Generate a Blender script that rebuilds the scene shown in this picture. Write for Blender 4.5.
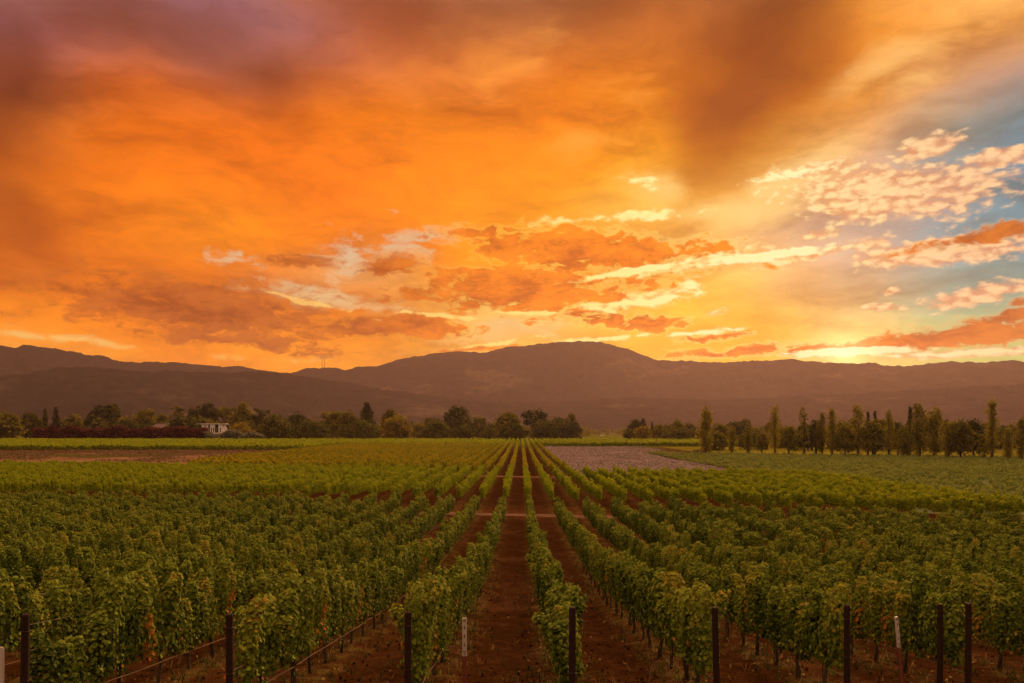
import bpy, bmesh, math, random
import numpy as np
from mathutils import Vector, Matrix, noise as mnoise

for _o in list(bpy.data.objects):
    bpy.data.objects.remove(_o, do_unlink=True)
S = bpy.context.scene
COL = S.collection
R = math.radians

# ------------------------------------------------------------------ camera
# x = right, y = along the vine rows, z = up.  Valley floor is about z = 0.
CAM_Z = 7.6
FOC = 800.0                       # focal length in pixels of a 1024 px wide frame
VPX, VPY = 521.0, 432.0           # where the row direction meets the horizon
cam = bpy.data.objects.new('camera', bpy.data.cameras.new('camera'))
COL.objects.link(cam)
cam.location = (0, 0, CAM_Z)
cam.rotation_euler = (R(90), 0, 0)
cam.data.sensor_width = 36.0
cam.data.lens = FOC / 1024 * 36.0
cam.data.shift_x = -(VPX - 512) / 1024
cam.data.shift_y = (VPY - 341.5) / 1024
cam.data.clip_start = 0.1
cam.data.clip_end = 40000
S.camera = cam

# ------------------------------------------------------------------ render settings
S.render.engine = 'CYCLES'
S.view_settings.view_transform = 'Standard'
S.view_settings.look = 'None'
S.view_settings.gamma = 1.0
S.view_settings.exposure = EXPOSURE = 0.0
S.view_settings.use_curve_mapping = False
cy = S.cycles
cy.use_denoising = True
cy.denoiser = 'OPENIMAGEDENOISE'
cy.max_bounces = 5
cy.diffuse_bounces = 2
cy.glossy_bounces = 2
cy.transmission_bounces = 3
cy.volume_bounces = 1
cy.transparent_max_bounces = 8
cy.use_adaptive_sampling = True
cy.adaptive_threshold = 0.012

def lin(c):
    return tuple(((v / 255) / 12.92 if v / 255 <= 0.04045 else ((v / 255 + 0.055) / 1.055) ** 2.4) for v in c[:3])

# ------------------------------------------------------------------ node helper
class Net:
    def __init__(self, tree):
        self.t = tree
        tree.nodes.clear()
    def new(self, kind, **kw):
        n = self.t.nodes.new(kind)
        for k, v in kw.items():
            setattr(n, k, v)
        return n
    def put(self, sock, v):
        if v is None:
            return
        if isinstance(v, bpy.types.NodeSocket):
            self.t.links.new(v, sock)
        elif isinstance(v, (tuple, list)) and len(v) == 3 and sock.type == 'RGBA':
            sock.default_value = (*v, 1)
        else:
            sock.default_value = v
    def m(self, op, a, b=None, c=None, clamp=False):
        n = self.new('ShaderNodeMath', operation=op, use_clamp=clamp)
        for i, v in enumerate((a, b, c)):
            self.put(n.inputs[i], v)
        return n.outputs[0]
    def v(self, op, a, b=None, s=None):
        n = self.new('ShaderNodeVectorMath', operation=op)
        self.put(n.inputs[0], a)
        self.put(n.inputs[1], b)
        if s is not None:
            self.put(n.inputs['Scale'], s)
        return n.outputs['Value'] if op in ('LENGTH', 'DOT_PRODUCT', 'DISTANCE') else n.outputs[0]
    def mix(self, f, a, b, blend='MIX'):
        n = self.new('ShaderNodeMix', data_type='RGBA', blend_type=blend)
        self.put(n.inputs[0], f)
        self.put(n.inputs[6], a)
        self.put(n.inputs[7], b)
        return n.outputs[2]
    def step(self, x, a, b, lo=0.0, hi=1.0, kind='SMOOTHSTEP'):
        n = self.new('ShaderNodeMapRange', interpolation_type=kind)
        for k, v in zip(('Value', 'From Min', 'From Max', 'To Min', 'To Max'), (x, a, b, lo, hi)):
            self.put(n.inputs[k], v)
        return n.outputs[0]
    def noise(self, vec, scale, detail=4, rough=0.5, dist=0.0, out='Fac', lac=2.0, dim='3D'):
        n = self.new('ShaderNodeTexNoise', noise_dimensions=dim)
        self.put(n.inputs['Vector'], vec)
        n.inputs['Scale'].default_value = scale
        n.inputs['Detail'].default_value = detail
        n.inputs['Roughness'].default_value = rough
        n.inputs['Lacunarity'].default_value = lac
        n.inputs['Distortion'].default_value = dist
        return n.outputs[out]
    def ramp(self, f, stops, interp='B_SPLINE'):
        n = self.new('ShaderNodeValToRGB')
        r = n.color_ramp
        r.interpolation = interp
        while len(r.elements) < len(stops):
            r.elements.new(0.5)
        for e, (p, c) in zip(r.elements, stops):
            e.position = p
        for e, (p, c) in zip(r.elements, stops):
            e.color = (*c, 1)
        self.put(n.inputs[0], f)
        return n.outputs[0]
    def mapping(self, vec, loc=(0, 0, 0), rot=(0, 0, 0), sc=(1, 1, 1), kind='POINT'):
        n = self.new('ShaderNodeMapping', vector_type=kind)
        self.put(n.inputs[0], vec)
        n.inputs[1].default_value = loc
        n.inputs[2].default_value = rot
        n.inputs[3].default_value = sc
        return n.outputs[0]
    def xyz(self, vec):
        n = self.new('ShaderNodeSeparateXYZ')
        self.put(n.inputs[0], vec)
        return n.outputs
    def comb(self, x, y, z=0.0):
        n = self.new('ShaderNodeCombineXYZ')
        for i, v in enumerate((x, y, z)):
            self.put(n.inputs[i], v)
        return n.outputs[0]

# ------------------------------------------------------------------ sun and sky
SUN_AZ, SUN_EL = R(21.5), R(18.0)          # to the right of the row direction, low
sun = bpy.data.objects.new('sun', bpy.data.lights.new('sun', 'SUN'))
COL.objects.link(sun)
sun.data.energy = 5.0
sun.data.angle = R(24)                    # a broad glow behind cloud
sun.data.color = (1.0, 0.56, 0.20)
_sd = Vector((math.sin(SUN_AZ) * math.cos(SUN_EL), math.cos(SUN_AZ) * math.cos(SUN_EL), math.sin(SUN_EL)))
sun.rotation_euler = (-_sd).to_track_quat('-Z', 'Y').to_euler()

# sky colours seen over the valley, sRGB, by bearing (columns) and height (rows)
SKY_ROWS = (0, 45, 90, 135, 180, 225, 270, 315, 355)
SKY = (
 "8c5a55 8c5c50 915f55 875a55 91645f a56246 96553c 8c523a a56941 a56437 b46632 a55f32 a55f2d c87832 f0963c fab45f faaa4b",
 "8c4e3c a55f4b aa5f41 965c4b 965a46 b46441 c86e3c b96932 c8783c c36e32 cd732d be692d aa5c26 c36e28 f0963c eb913c af7d64",
 "8c4b32 b9643c dc6e32 c36437 b45f37 d26e32 dc7832 e4823c e8823c dc7628 e17d28 b96428 b45f1e e18228 f5a550 e1966e a08c82",
 "a55a32 cd6e32 eb782d e6732d e16e2d eb7828 eb7d28 e17828 e67d2d f0821e fa9628 be641e d77814 f5b964 eba573 c8967d 6e8791",
 "af5f2d d76e2d eb782d f07d32 f07828 f07823 f87d19 fa8c1e fa9119 fa9b28 ffd26e fa8c12 ffd778 e1af8c cda58c 969696 6e8c96",
 "b95f2d e17328 f08228 fa9123 fa8c28 f57d1e f57d1e fa8c1e fa9632 fab45a fabe6e fac382 e1af8c c3a591 aaa096 919b9b 829696",
 "c36428 cd6928 d26928 e1782d d7783c e1965a d7a06e f58c28 fa8c14 fa9114 fa961e fcbe64 fabe73 e1af82 bea58c a0a096 969b96",
 "f08228 f08223 e17323 cd6928 cd6928 e67828 e17d28 e6aa5a d7b97d f0be64 fcbe50 fcb955 fcbe5a f5be69 ebb973 e1b47d dcaf7d",
 "f5b45a f5a546 fa8c28 f08c28 f5962d fa9628 fa9b2d f5af50 f0aa50 faa03c ffb946 ffbe46 ffb93c ffe182 ffd778 fcc864 fabe64",
)
SKY = [[lin((int(h[0:2], 16), int(h[2:4], 16), int(h[4:6], 16))) for h in row.split()] for row in SKY]
SKY_TOP = [(0.7, 0.36, 0.22), (0.8, 0.40, 0.22), (0.9, 0.46, 0.25), (1.0, 0.52, 0.27), (0.9, 0.5, 0.3)]  # unseen sky above the frame, brightened to light the vines

def sky_table(az, el):
    px = VPX + FOC * math.tan(az)
    py = VPY - FOC * math.tan(el) / math.cos(az)
    x = min(max(px / 64, 0), 15.999)
    i = int(x); fx = x - i
    if py >= SKY_ROWS[-1]:
        j, fy = len(SKY_ROWS) - 2, 1.0
    elif py <= 0:
        j, fy = 0, 0.0
    else:
        j = max(k for k in range(len(SKY_ROWS) - 1) if SKY_ROWS[k] <= py)
        fy = (py - SKY_ROWS[j]) / (SKY_ROWS[j + 1] - SKY_ROWS[j])
    c = []
    for ch in range(3):
        a = SKY[j][i][ch] * (1 - fx) + SKY[j][i + 1][ch] * fx
        b = SKY[j + 1][i][ch] * (1 - fx) + SKY[j + 1][i + 1][ch] * fx
        c.append(a * (1 - fy) + b * fy)
    k = max(0.0, min(1.0, (760 - px) / 400))
    c = [c[0] * (1 + .10 * k), c[1] * (1 + .10 * k), c[2] * (1 + .45 * k)]
    k = max(0.0, min(1.0, (840 - px) / 120))
    c[2] *= 1 - .42 * k * max(0.15, min(1.0, py / 110))
    c[1] *= 1 - .06 * k
    k = max(0.0, min(1.0, (px - 880) / 90)) * max(0.0, min(1.0, (py - 60) / 50))
    c = [c[0] * (1 - .60 * k), c[1] * (1 - .02 * k), c[2] * (1 + .18 * k)]
    if py < 0:
        t = SKY_TOP[min(4, int(x / 3.2))]
        k = min(1.0, -py / 260)
        c = [u * (1 - k) + w * k for u, w in zip(c, t)]
    return c

def blobs(net, vec, items):
    """union of soft ellipses of cloud: bearing and height of the centre, half sizes, tilt, density"""
    out, turned = None, {}
    for px, py, rx, ry, ang, s in items:
        a = math.atan((px - VPX) / FOC)
        e = math.atan((VPY - py) / FOC * math.cos(a))
        ang = R(4 * round(ang / 4))
        if ang not in turned:
            turned[ang] = vec if ang == 0 else net.mapping(vec, rot=(0, 0, ang))
        c, sn = math.cos(ang), math.sin(ang)
        u, w = a * c - e * sn, a * sn + e * c
        rx, ry = rx / FOC * math.cos(a) ** 2, ry / FOC * math.cos(a)
        q = net.new('ShaderNodeVectorMath', operation='MULTIPLY_ADD')
        net.put(q.inputs[0], turned[ang])
        q.inputs[1].default_value = (1 / rx, 1 / ry, 0)
        q.inputs[2].default_value = (-u / rx, -w / ry, 0)
        f = net.m('MULTIPLY_ADD', net.v('LENGTH', q.outputs[0]), -s, s)
        out = f if out is None else net.m('SMOOTH_MAX', out, f, 0.12)
    return out

world = bpy.data.worlds.new('World')
S.world = world
world.use_nodes = True
world.cycles.sampling_method = 'MANUAL'
world.cycles.sample_map_resolution = 256
n = Net(world.node_tree)
gen = n.new('ShaderNodeTexCoord').outputs['Generated']
dx, dy, dz = n.xyz(gen)
az = n.m('ARCTAN2', dx, dy)
el = n.m('ARCSINE', dz)
P = n.comb(az, el)
w1 = n.noise(n.mapping(P, sc=(1, 2.0, 1)), 5.0, 3, 0.55, out='Color', dim='2D')
w1 = n.v('SUBTRACT', w1, (0.5, 0.5, 0.5))
PB = n.v('ADD', P, n.v('MULTIPLY', w1, (0.10, 0.05, 0)))
bx, by, _ = n.xyz(PB)
fac = n.m('MULTIPLY_ADD', bx, 1 / 1.24, 0.5, clamp=True)
ELS = (0.075, 0.112, 0.15, 0.19, 0.235, 0.28, 0.325, 0.37, 0.415, 0.46, 0.505, 0.62)
base = None
for k, e in enumerate(ELS):
    stops = [((a + 0.62) / 1.24, sky_table(a, e)) for a in np.linspace(-0.62, 0.62, 21)]
    r = n.ramp(fac, stops)
    base = r if base is None else n.mix(n.step(by, ELS[k - 1], e, kind='LINEAR'), base, r)
# streaks of falling rain and folds in the cloud sheet
fold = n.noise(n.mapping(PB, rot=(0, 0, R(-38)), sc=(1, 3.2, 1)), 5.5, 6, 0.58, dim='2D')
fold2 = n.noise(n.mapping(PB, loc=(7, 2, 0), rot=(0, 0, R(12)), sc=(1, 2.4, 1)), 15.0, 5, 0.62, dim='2D')
base = n.mix(1.0, base, n.ramp(fold, [(0.25, (0.66, 0.58, 0.52)), (0.5, (1, 1, 1)), (0.75, (1.2, 1.24, 1.28))], 'LINEAR'), 'MULTIPLY')
base = n.mix(1.0, base, n.ramp(fold2, [(0.28, (0.90, 0.87, 0.86)), (0.5, (1, 1, 1)), (0.72, (1.07, 1.1, 1.13))], 'LINEAR'), 'MULTIPLY')

# the dark curtain of rain, the dull folds above it, and the places where light breaks through the sheet
dk = blobs(n, PB, ((775, 30, 180, 92, -56, 1.0), (722, 120, 110, 66, -60, 1.1), (700, 168, 44, 34, -60, .6), (590, 4, 200, 28, 0, .7), (395, 12, 120, 34, 0, .7), (10, 80, 70, 130, 0, 1.0), (265, 70, 90, 36, 0, .75), (20, 215, 60, 90, 0, .5), (120, 20, 170, 36, 0, .8), (300, 120, 60, 26, 20, .35)))
base = n.mix(n.m('MULTIPLY', n.step(n.m('MULTIPLY_ADD', n.m('SUBTRACT', fold, 0.5), 1.5, dk), -0.12, 0.95), 0.9), base, n.mix(1.0, base, (0.54, 0.40, 0.29), 'MULTIPLY'))
br = blobs(n, PB, ((655, 186, 60, 26, 8, .9), (800, 172, 100, 26, -20, 1.15), (730, 212, 120, 26, 0, .95), (925, 55, 150, 26, -12, .8), (930, 78, 70, 12, -8, .7), (500, 78, 26, 44, 20, .5), (545, 30, 30, 22, 0, .5), (520, 66, 28, 16, 0, .5), (600, 130, 90, 40, -20, .4), (470, 225, 110, 14, -4, .5), (160, 225, 120, 24, 8, .35)))
base = n.mix(n.m('MULTIPLY', n.step(n.m('MULTIPLY_ADD', n.m('SUBTRACT', fold, 0.5), 1.6, br), 0.0, 1.0), 0.74), base, n.ramp(n.step(az, -0.4, 0.5, kind='LINEAR'), [(0, lin((255, 140, 45))), (0.45, lin((255, 150, 65))), (0.62, lin((255, 212, 120))), (0.8, lin((255, 222, 150))), (1, lin((255, 190, 105)))]))
w2 = n.noise(n.mapping(P, sc=(1, 2.2, 1)), 16.0, 3, 0.6, out='Color', dim='2D')
w2 = n.v('MULTIPLY', n.v('SUBTRACT', w2, (0.5, 0.5, 0.5)), (0.04, 0.016, 0))
PC = n.v('ADD', P, w2)
tex = n.noise(n.mapping(PC, sc=(1, 2.6, 1)), 18.0, 7, 0.66, dim='2D')
texs = n.m('SUBTRACT', tex, 0.5)
tex2 = n.noise(n.mapping(PC, loc=(3.1, 1.7, 0), sc=(1, 2.0, 1)), 48.0, 3, 0.6, dim='2D')
tex2s = n.m('SUBTRACT', tex2, 0.5)
vor = n.new('ShaderNodeTexVoronoi', feature='F1', voronoi_dimensions='2D')
n.put(vor.inputs['Vector'], n.mapping(n.v('ADD', P, n.v('MULTIPLY', w2, (0.5, 0.5, 0))), sc=(1, 1.9, 1)))
vor.inputs['Scale'].default_value = 62
cell = n.m('SUBTRACT', 0.45, vor.outputs['Distance'])

# clear gaps
g = blobs(n, PC, ((230, 258, 34, 9, 0, .8), (246, 289, 16, 5, 0, .5), (350, 262, 44, 34, -30, .8), (335, 300, 100, 18, 8, 1.0), (395, 250, 60, 20, 0, .6),
                  (430, 238, 70, 12, -4, .7), (495, 328, 90, 17, -4, 1.2), (28, 336, 60, 8, 4, .9), (105, 343, 60, 6, 8, .7), (270, 358, 60, 5, 0, .7),
                  (330, 20, 26, 10, 30, .25), (60, 8, 40, 9, 25, .45), (160, 34, 34, 8, 25, .45), (215, 10, 50, 14, -30, .35)))
gm = n.m('MULTIPLY', n.step(n.m('MULTIPLY_ADD', tex2s, 1.1, n.m('MULTIPLY_ADD', texs, 2.8, g)), 0.05, 0.95), 0.85)
gcol = n.ramp(n.step(el, 0.09, 0.42, kind='LINEAR'), [(0, lin((250, 190, 95))), (0.22, lin((225, 192, 140))), (0.5, lin((212, 198, 172))), (0.8, lin((170, 125, 115))), (1, lin((158, 122, 120)))])
high = n.mix(gm, base, gcol) if False else base
sky = n.mix(gm, base, gcol)

# small lit puffs: high flecks on the right, bright bars nearer the sun
PF = n.v('ADD', P, n.v('MULTIPLY', w2, (0.4, 0.5, 0)))
b = blobs(n, PF, ((890, 192, 175, 38, 3, 1.15), (1000, 158, 80, 14, -8, 1.0), (925, 150, 62, 17, -12, .95), (815, 170, 70, 13, -4, .9),
                  (800, 257, 76, 8, -6, 1.1), (815, 235, 38, 8, -4, .7), (868, 244, 34, 11, -8, .8), (940, 252, 130, 18, -2, 1.25), (700, 262, 125, 9, -7, 1.1),
                  (965, 298, 85, 15, -6, 1.0), (885, 309, 42, 6, 3, .8), (890, 291, 14, 6, 0, .7), (625, 302, 100, 11, -6, 1.0), (712, 313, 22, 7, -10, .6),
                  (850, 351, 100, 9, 2, 1.4), (970, 353, 120, 6, 0, 1.1), (560, 347, 60, 7, 0, .5), (650, 180, 50, 10, 10, .4), (560, 222, 70, 7, 0, .45),
                  (890, 178, 60, 12, 0, .4)))
puff = n.noise(n.mapping(PF, loc=(1.3, 4.4, 0), sc=(1, 2.1, 1)), 62.0, 4, 0.55, dim='2D')
patch = n.m('MULTIPLY', n.m('SUBTRACT', n.noise(n.mapping(PF, loc=(8.2, 1.1, 0), sc=(1, 2.2, 1)), 14.0, 3, 0.6, dim='2D'), 0.5), 1.9)
fl = n.step(az, 0.20, 0.36)                                   # flecked on the clear right, torn bars nearer the sun
grain = n.m('ADD', n.m('MULTIPLY', cell, n.m('MULTIPLY_ADD', fl, 0.55, 0.2)), n.m('MULTIPLY', n.m('SUBTRACT', puff, 0.5), 1.5))
bd = n.m('ADD', n.m('MULTIPLY_ADD', b, 1.7, n.m('MULTIPLY', patch, 0.75)), n.m('MULTIPLY', grain, 0.85))
bm_ = n.step(bd, 0.28, 1.05)
lit = n.step(n.m('ADD', grain, n.m('MULTIPLY', bd, 0.20)), -0.18, 0.62)
bcol = n.mix(lit, n.ramp(n.step(az, -0.1, 0.5, kind='LINEAR'), [(0, lin((245, 165, 60))), (0.45, lin((250, 190, 95))), (0.72, lin((232, 158, 98))), (1, lin((208, 146, 112)))]),
             n.ramp(n.step(az, -0.1, 0.5, kind='LINEAR'), [(0, lin((255, 226, 120))), (0.5, lin((255, 240, 170))), (0.8, lin((255, 222, 160))), (1, lin((252, 206, 156)))]))
sky = n.mix(n.m('MULTIPLY', bm_, 0.95), sky, bcol)

# heavier bars of cloud with sunlit rims
a_ = blobs(n, PC, ((590, 252, 165, 24, 3, 1.0), (520, 290, 150, 32, 0, 1.0), (598, 317, 50, 13, 8, 1.0), (650, 323, 48, 11, 0, 1.0), (712, 337, 44, 5, -4, .8), (735, 352, 85, 8, -4, .8),
                   (190, 308, 200, 34, 4, .9), (400, 326, 95, 13, 2, 1.4), (300, 262, 44, 9, 0, .7), (388, 267, 40, 16, -8, .8), (380, 300, 40, 8, 0, .5), (480, 232, 60, 8, -4, .6),
                   (985, 236, 95, 10, -6, .8), (925, 257, 12, 5, 0, .4), (945, 338, 145, 14, -3, 1.1), (1005, 318, 65, 11, -8, .9), (1020, 302, 50, 6, -8, .6), (800, 350, 50, 7, 2, .7), (470, 350, 90, 5, -4, .5),
                   (250, 342, 140, 10, 3, .8), (535, 48, 18, 14, 0, .5)))
ad = n.m('ADD', a_, n.m('MULTIPLY_ADD', tex2s, 0.95, n.m('MULTIPLY', texs, 1.8)))
am = n.m('MULTIPLY', n.step(ad, -0.08, n.step(az, -0.25, 0.05, 0.65, 0.52)), n.step(az, -0.25, 0.0, 0.95, 1.0))
azf = n.step(az, -0.6, 0.57, kind='LINEAR')
body = n.ramp(azf, [(0.0, lin((196, 96, 40))), (0.2, lin((168, 84, 38))), (0.34, lin((178, 88, 36))), (0.44, lin((226, 116, 26))), (0.62, lin((244, 126, 18))), (0.74, lin((240, 124, 18))), (0.85, lin((208, 104, 22))), (1.0, lin((184, 98, 40)))])
body = n.mix(1.0, body, n.ramp(n.m('MULTIPLY_ADD', n.m('SUBTRACT', fold2, 0.5), 0.7, tex), [(0.34, (0.70, 0.60, 0.48)), (0.5, (1, 1, 1)), (0.66, (1.22, 1.34, 1.2))], 'LINEAR'), 'MULTIPLY')
rimc = n.ramp(azf, [(0.0, lin((240, 150, 60))), (0.3, lin((245, 175, 95))), (0.5, lin((255, 215, 90))), (0.7, lin((255, 236, 140))), (0.82, lin((255, 236, 160))), (1.0, lin((255, 205, 130)))])
rim = n.step(ad, 0.42, 0.10)
sky = n.mix(am, sky, n.mix(n.m('MULTIPLY', rim, n.m('MULTIPLY', n.step(az, -0.3, 0.05, 0.2, 1.0), n.step(az, 0.3, 0.42, 1.0, 0.55))), body, rimc))

# thin torn edges that catch the sun between the bars
gl = blobs(n, PF, ((640, 270, 105, 5, -7, 1.3), (765, 256, 105, 7, -5, 1.3), (690, 286, 16, 18, 0, .8), (650, 301, 65, 7, -6, 1.1), (600, 309, 32, 6, 12, .9), (700, 333, 62, 4, -5, 1.0),
                   (860, 352, 95, 5, 2, 1.5), (965, 353, 115, 3.5, 0, 1.1), (600, 339, 75, 4.5, -4, .9), (445, 317, 60, 3.5, 4, .9), (525, 313, 65, 3.5, 0, .9), (315, 304, 70, 3.5, 12, .7),
                   (640, 216, 70, 7, 0, .6), (490, 344, 60, 3.5, -8, .7), (60, 338, 70, 3.5, 4, .6), (655, 186, 34, 9, 12, .7), (800, 172, 60, 8, -4, .7)))
gd = n.m('ADD', n.m('MULTIPLY', gl, 1.3), n.m('ADD', n.m('MULTIPLY', texs, 2.0), n.m('MULTIPLY', n.m('SUBTRACT', puff, 0.5), 1.5)))
gcol2 = n.ramp(azf, [(0.0, lin((255, 195, 110))), (0.4, lin((255, 205, 115))), (0.55, lin((255, 232, 130))), (0.7, lin((255, 246, 175))), (0.85, lin((255, 246, 190))), (1.0, lin((255, 214, 150)))])
sky = n.mix(n.m('MULTIPLY', n.step(gd, 0.25, 0.85), n.step(az, -0.5, 0.0, 0.6, 0.95)), sky, gcol2)

# glow where the sun stands behind the cloud
sd = n.v('DOT_PRODUCT', gen, (math.sin(R(22.0)) * math.cos(R(5.0)), math.cos(R(22.0)) * math.cos(R(5.0)), math.sin(R(5.0))))
glow = n.m('POWER', n.m('MAXIMUM', sd, 0.0), 2600)
sky = n.mix(1.0, sky, n.mix(glow, (0, 0, 0), (0.6, 0.46, 0.2)), 'ADD')

# clear air over the rest of the dome: the physical sky, with unseen cloud added, bright overhead to light the vine tops
nish = n.new('ShaderNodeTexSky', sky_type='NISHITA')
nish.sun_disc = False
nish.sun_elevation = SUN_EL
nish.sun_rotation = SUN_AZ
dome = n.mix(1.0, nish.outputs[0], (0.06, 0.06, 0.06), 'MULTIPLY')
shade = n.noise(n.mapping(gen, sc=(1, 1, 2.4)), 2.2, 3, 0.6)
dome = n.mix(n.step(shade, 0.38, 0.62, 0.7, 1.0), dome, n.mix(n.step(dz, 0.25, 0.95), n.mix(n.step(dy, -0.6, 0.8), (0.13, 0.095, 0.08), (0.55, 0.28, 0.14)), (2.5, 1.45, 0.78)))
front = n.m('MULTIPLY', n.step(dy, 0.35, 0.8), n.step(dz, 0.8, 0.5))
def light(col):
    hs = n.new('ShaderNodeHueSaturation')
    hs.inputs['Saturation'].default_value = 1.03
    n.put(hs.inputs['Color'], col)
    col = hs.outputs[0]
    bg = n.new('ShaderNodeBackground')
    n.put(bg.inputs[0], col)
    return bg.outputs[0]
def blend(f, a, b):
    mx = n.new('ShaderNodeMixShader')
    n.put(mx.inputs[0], f)
    n.t.links.new(a, mx.inputs[1])
    n.t.links.new(b, mx.inputs[2])
    return mx.outputs[0]
low = n.m('MULTIPLY', n.step(el, 0.415, 0.385), n.step(el, 0.03, 0.05))
out = blend(front, light(dome), blend(low, light(high), light(sky)))
n.t.links.new(out, n.new('ShaderNodeOutputWorld').inputs[0])

# ================================================================== helpers
rng = random.Random(7)
nrg = np.random.default_rng(11)

def tag(o, label=None, cat=None, group=None, kind=None):
    if label: o['label'] = label
    if cat: o['category'] = cat
    if group: o['group'] = group
    if kind: o['kind'] = kind
    return o

def link(name, data, parent=None, loc=None):
    o = bpy.data.objects.new(name, data)
    COL.objects.link(o)
    o.parent = parent
    if loc is not None: o.location = loc
    return o

def empty(name, loc, rz=0.0):
    o = link(name, None, None, loc)
    o.rotation_euler = (0, 0, rz)
    o.empty_display_size = 0.2
    return o

def mesh_from(name, V, F, mats, smooth=False, tint=None):
    """V (n,3) array, F list/array of faces, tint one value per face kept as an attribute"""
    me = bpy.data.meshes.new(name)
    V = np.asarray(V, dtype=np.float32)
    if isinstance(F, np.ndarray):
        k = F.shape[1]
        me.vertices.add(len(V)); me.vertices.foreach_set('co', V.ravel())
        me.loops.add(F.size); me.loops.foreach_set('vertex_index', F.astype(np.int32).ravel())
        me.polygons.add(len(F))
        me.polygons.foreach_set('loop_start', np.arange(0, F.size, k, dtype=np.int32))
        me.polygons.foreach_set('loop_total', np.full(len(F), k, dtype=np.int32))
    else:
        me.from_pydata([tuple(map(float, v)) for v in V], [], F)
    if smooth:
        me.polygons.foreach_set('use_smooth', np.ones(len(me.polygons), dtype=bool))
    if tint is not None:
        a = me.attributes.new('tint', 'FLOAT', 'FACE')
        a.data.foreach_set('value', np.asarray(tint, dtype=np.float32))
    me.update(calc_edges=True)
    me.validate()
    for m in (mats if isinstance(mats, (list, tuple)) else [mats]):
        me.materials.append(m)
    return me

class MB:
    """collects shapes into one mesh"""
    def __init__(self):
        self.v, self.f, self.mi = [], [], []
    def add(self, vs, fs, mi=0):
        b = len(self.v)
        self.v += [tuple(v) for v in vs]
        self.f += [tuple(i + b for i in f) for f in fs]
        self.mi += [mi] * len(fs)
    def box(self, c, s, mi=0, rz=0.0):
        x, y, z = (k / 2 for k in s)
        M = Matrix.Rotation(rz, 3, 'Z')
        vs = [Vector(c) + M @ Vector((a, b, d)) for a in (-x, x) for b in (-y, y) for d in (-z, z)]
        self.add(vs, [(0, 1, 3, 2), (4, 6, 7, 5), (0, 4, 5, 1), (2, 3, 7, 6), (0, 2, 6, 4), (1, 5, 7, 3)], mi)
    def tube(self, pts, rad, sides=6, mi=0, caps=True):
        pts = [Vector(p) for p in pts]
        rad = rad if isinstance(rad, (list, tuple)) else [rad] * len(pts)
        vs, fs = [], []
        up = Vector((0.13, 0.31, 0.94)).normalized()
        for i, p in enumerate(pts):
            d = (pts[min(i + 1, len(pts) - 1)] - pts[max(i - 1, 0)]).normalized()
            u = d.cross(up)
            if u.length < 1e-3: u = d.cross(Vector((1, 0, 0)))
            u.normalize(); w = d.cross(u)
            for k in range(sides):
                t = 2 * math.pi * k / sides
                vs.append(p + rad[i] * (math.cos(t) * u + math.sin(t) * w))
        for i in range(len(pts) - 1):
            for k in range(sides):
                a, b = i * sides + k, i * sides + (k + 1) % sides
                fs.append((a, b, b + sides, a + sides))
        if caps:
            fs.append(tuple(range(sides - 1, -1, -1)))
            fs.append(tuple((len(pts) - 1) * sides + k for k in range(sides)))
        self.add(vs, fs, mi)
    def build(self, name, mats, parent=None, loc=None, smooth=False):
        me = mesh_from(name, self.v, self.f, mats, smooth)
        if any(self.mi):
            me.polygons.foreach_set('material_index', self.mi)
        return link(name, me, parent, loc)

# ================================================================== materials
def material(name, rough=0.8, spec=0.3):
    m = bpy.data.materials.new(name)
    m.use_nodes = True
    g = Net(m.node_tree)
    bs = g.new('ShaderNodeBsdfPrincipled')
    bs.inputs['Roughness'].default_value = rough
    bs.inputs['Specular IOR Level'].default_value = 0.0 if rough >= 0.94 else spec
    out = g.new('ShaderNodeOutputMaterial')
    m.node_tree.links.new(bs.outputs[0], out.inputs[0])
    return m, g, bs, out

def leaf_material(name, stops, thru=0.35, rough=0.55, patch=0.0, patch_scale=0.05):
    """leaf colours run over `stops` by the leaf's own tint; light passes through the blade"""
    m, g, bs, out = material(name, max(rough, .75), 0.04)
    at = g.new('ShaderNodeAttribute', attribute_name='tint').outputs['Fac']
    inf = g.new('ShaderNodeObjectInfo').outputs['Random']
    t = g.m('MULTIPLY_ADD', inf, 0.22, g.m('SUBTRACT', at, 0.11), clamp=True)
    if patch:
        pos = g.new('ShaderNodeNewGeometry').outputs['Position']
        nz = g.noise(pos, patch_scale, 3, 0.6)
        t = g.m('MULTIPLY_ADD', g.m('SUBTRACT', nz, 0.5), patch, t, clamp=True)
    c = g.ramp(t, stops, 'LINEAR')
    g.put(bs.inputs['Base Color'], c)
    tr = g.new('ShaderNodeBsdfTranslucent')
    g.put(tr.inputs[0], g.mix(1.0, c, (1.25, 1.15, 0.6), 'MULTIPLY'))
    mx = g.new('ShaderNodeMixShader')
    mx.inputs[0].default_value = thru
    g.t.links.new(bs.outputs[0], mx.inputs[1]); g.t.links.new(tr.outputs[0], mx.inputs[2])
    g.t.links.new(mx.outputs[0], out.inputs[0])
    return m

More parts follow.
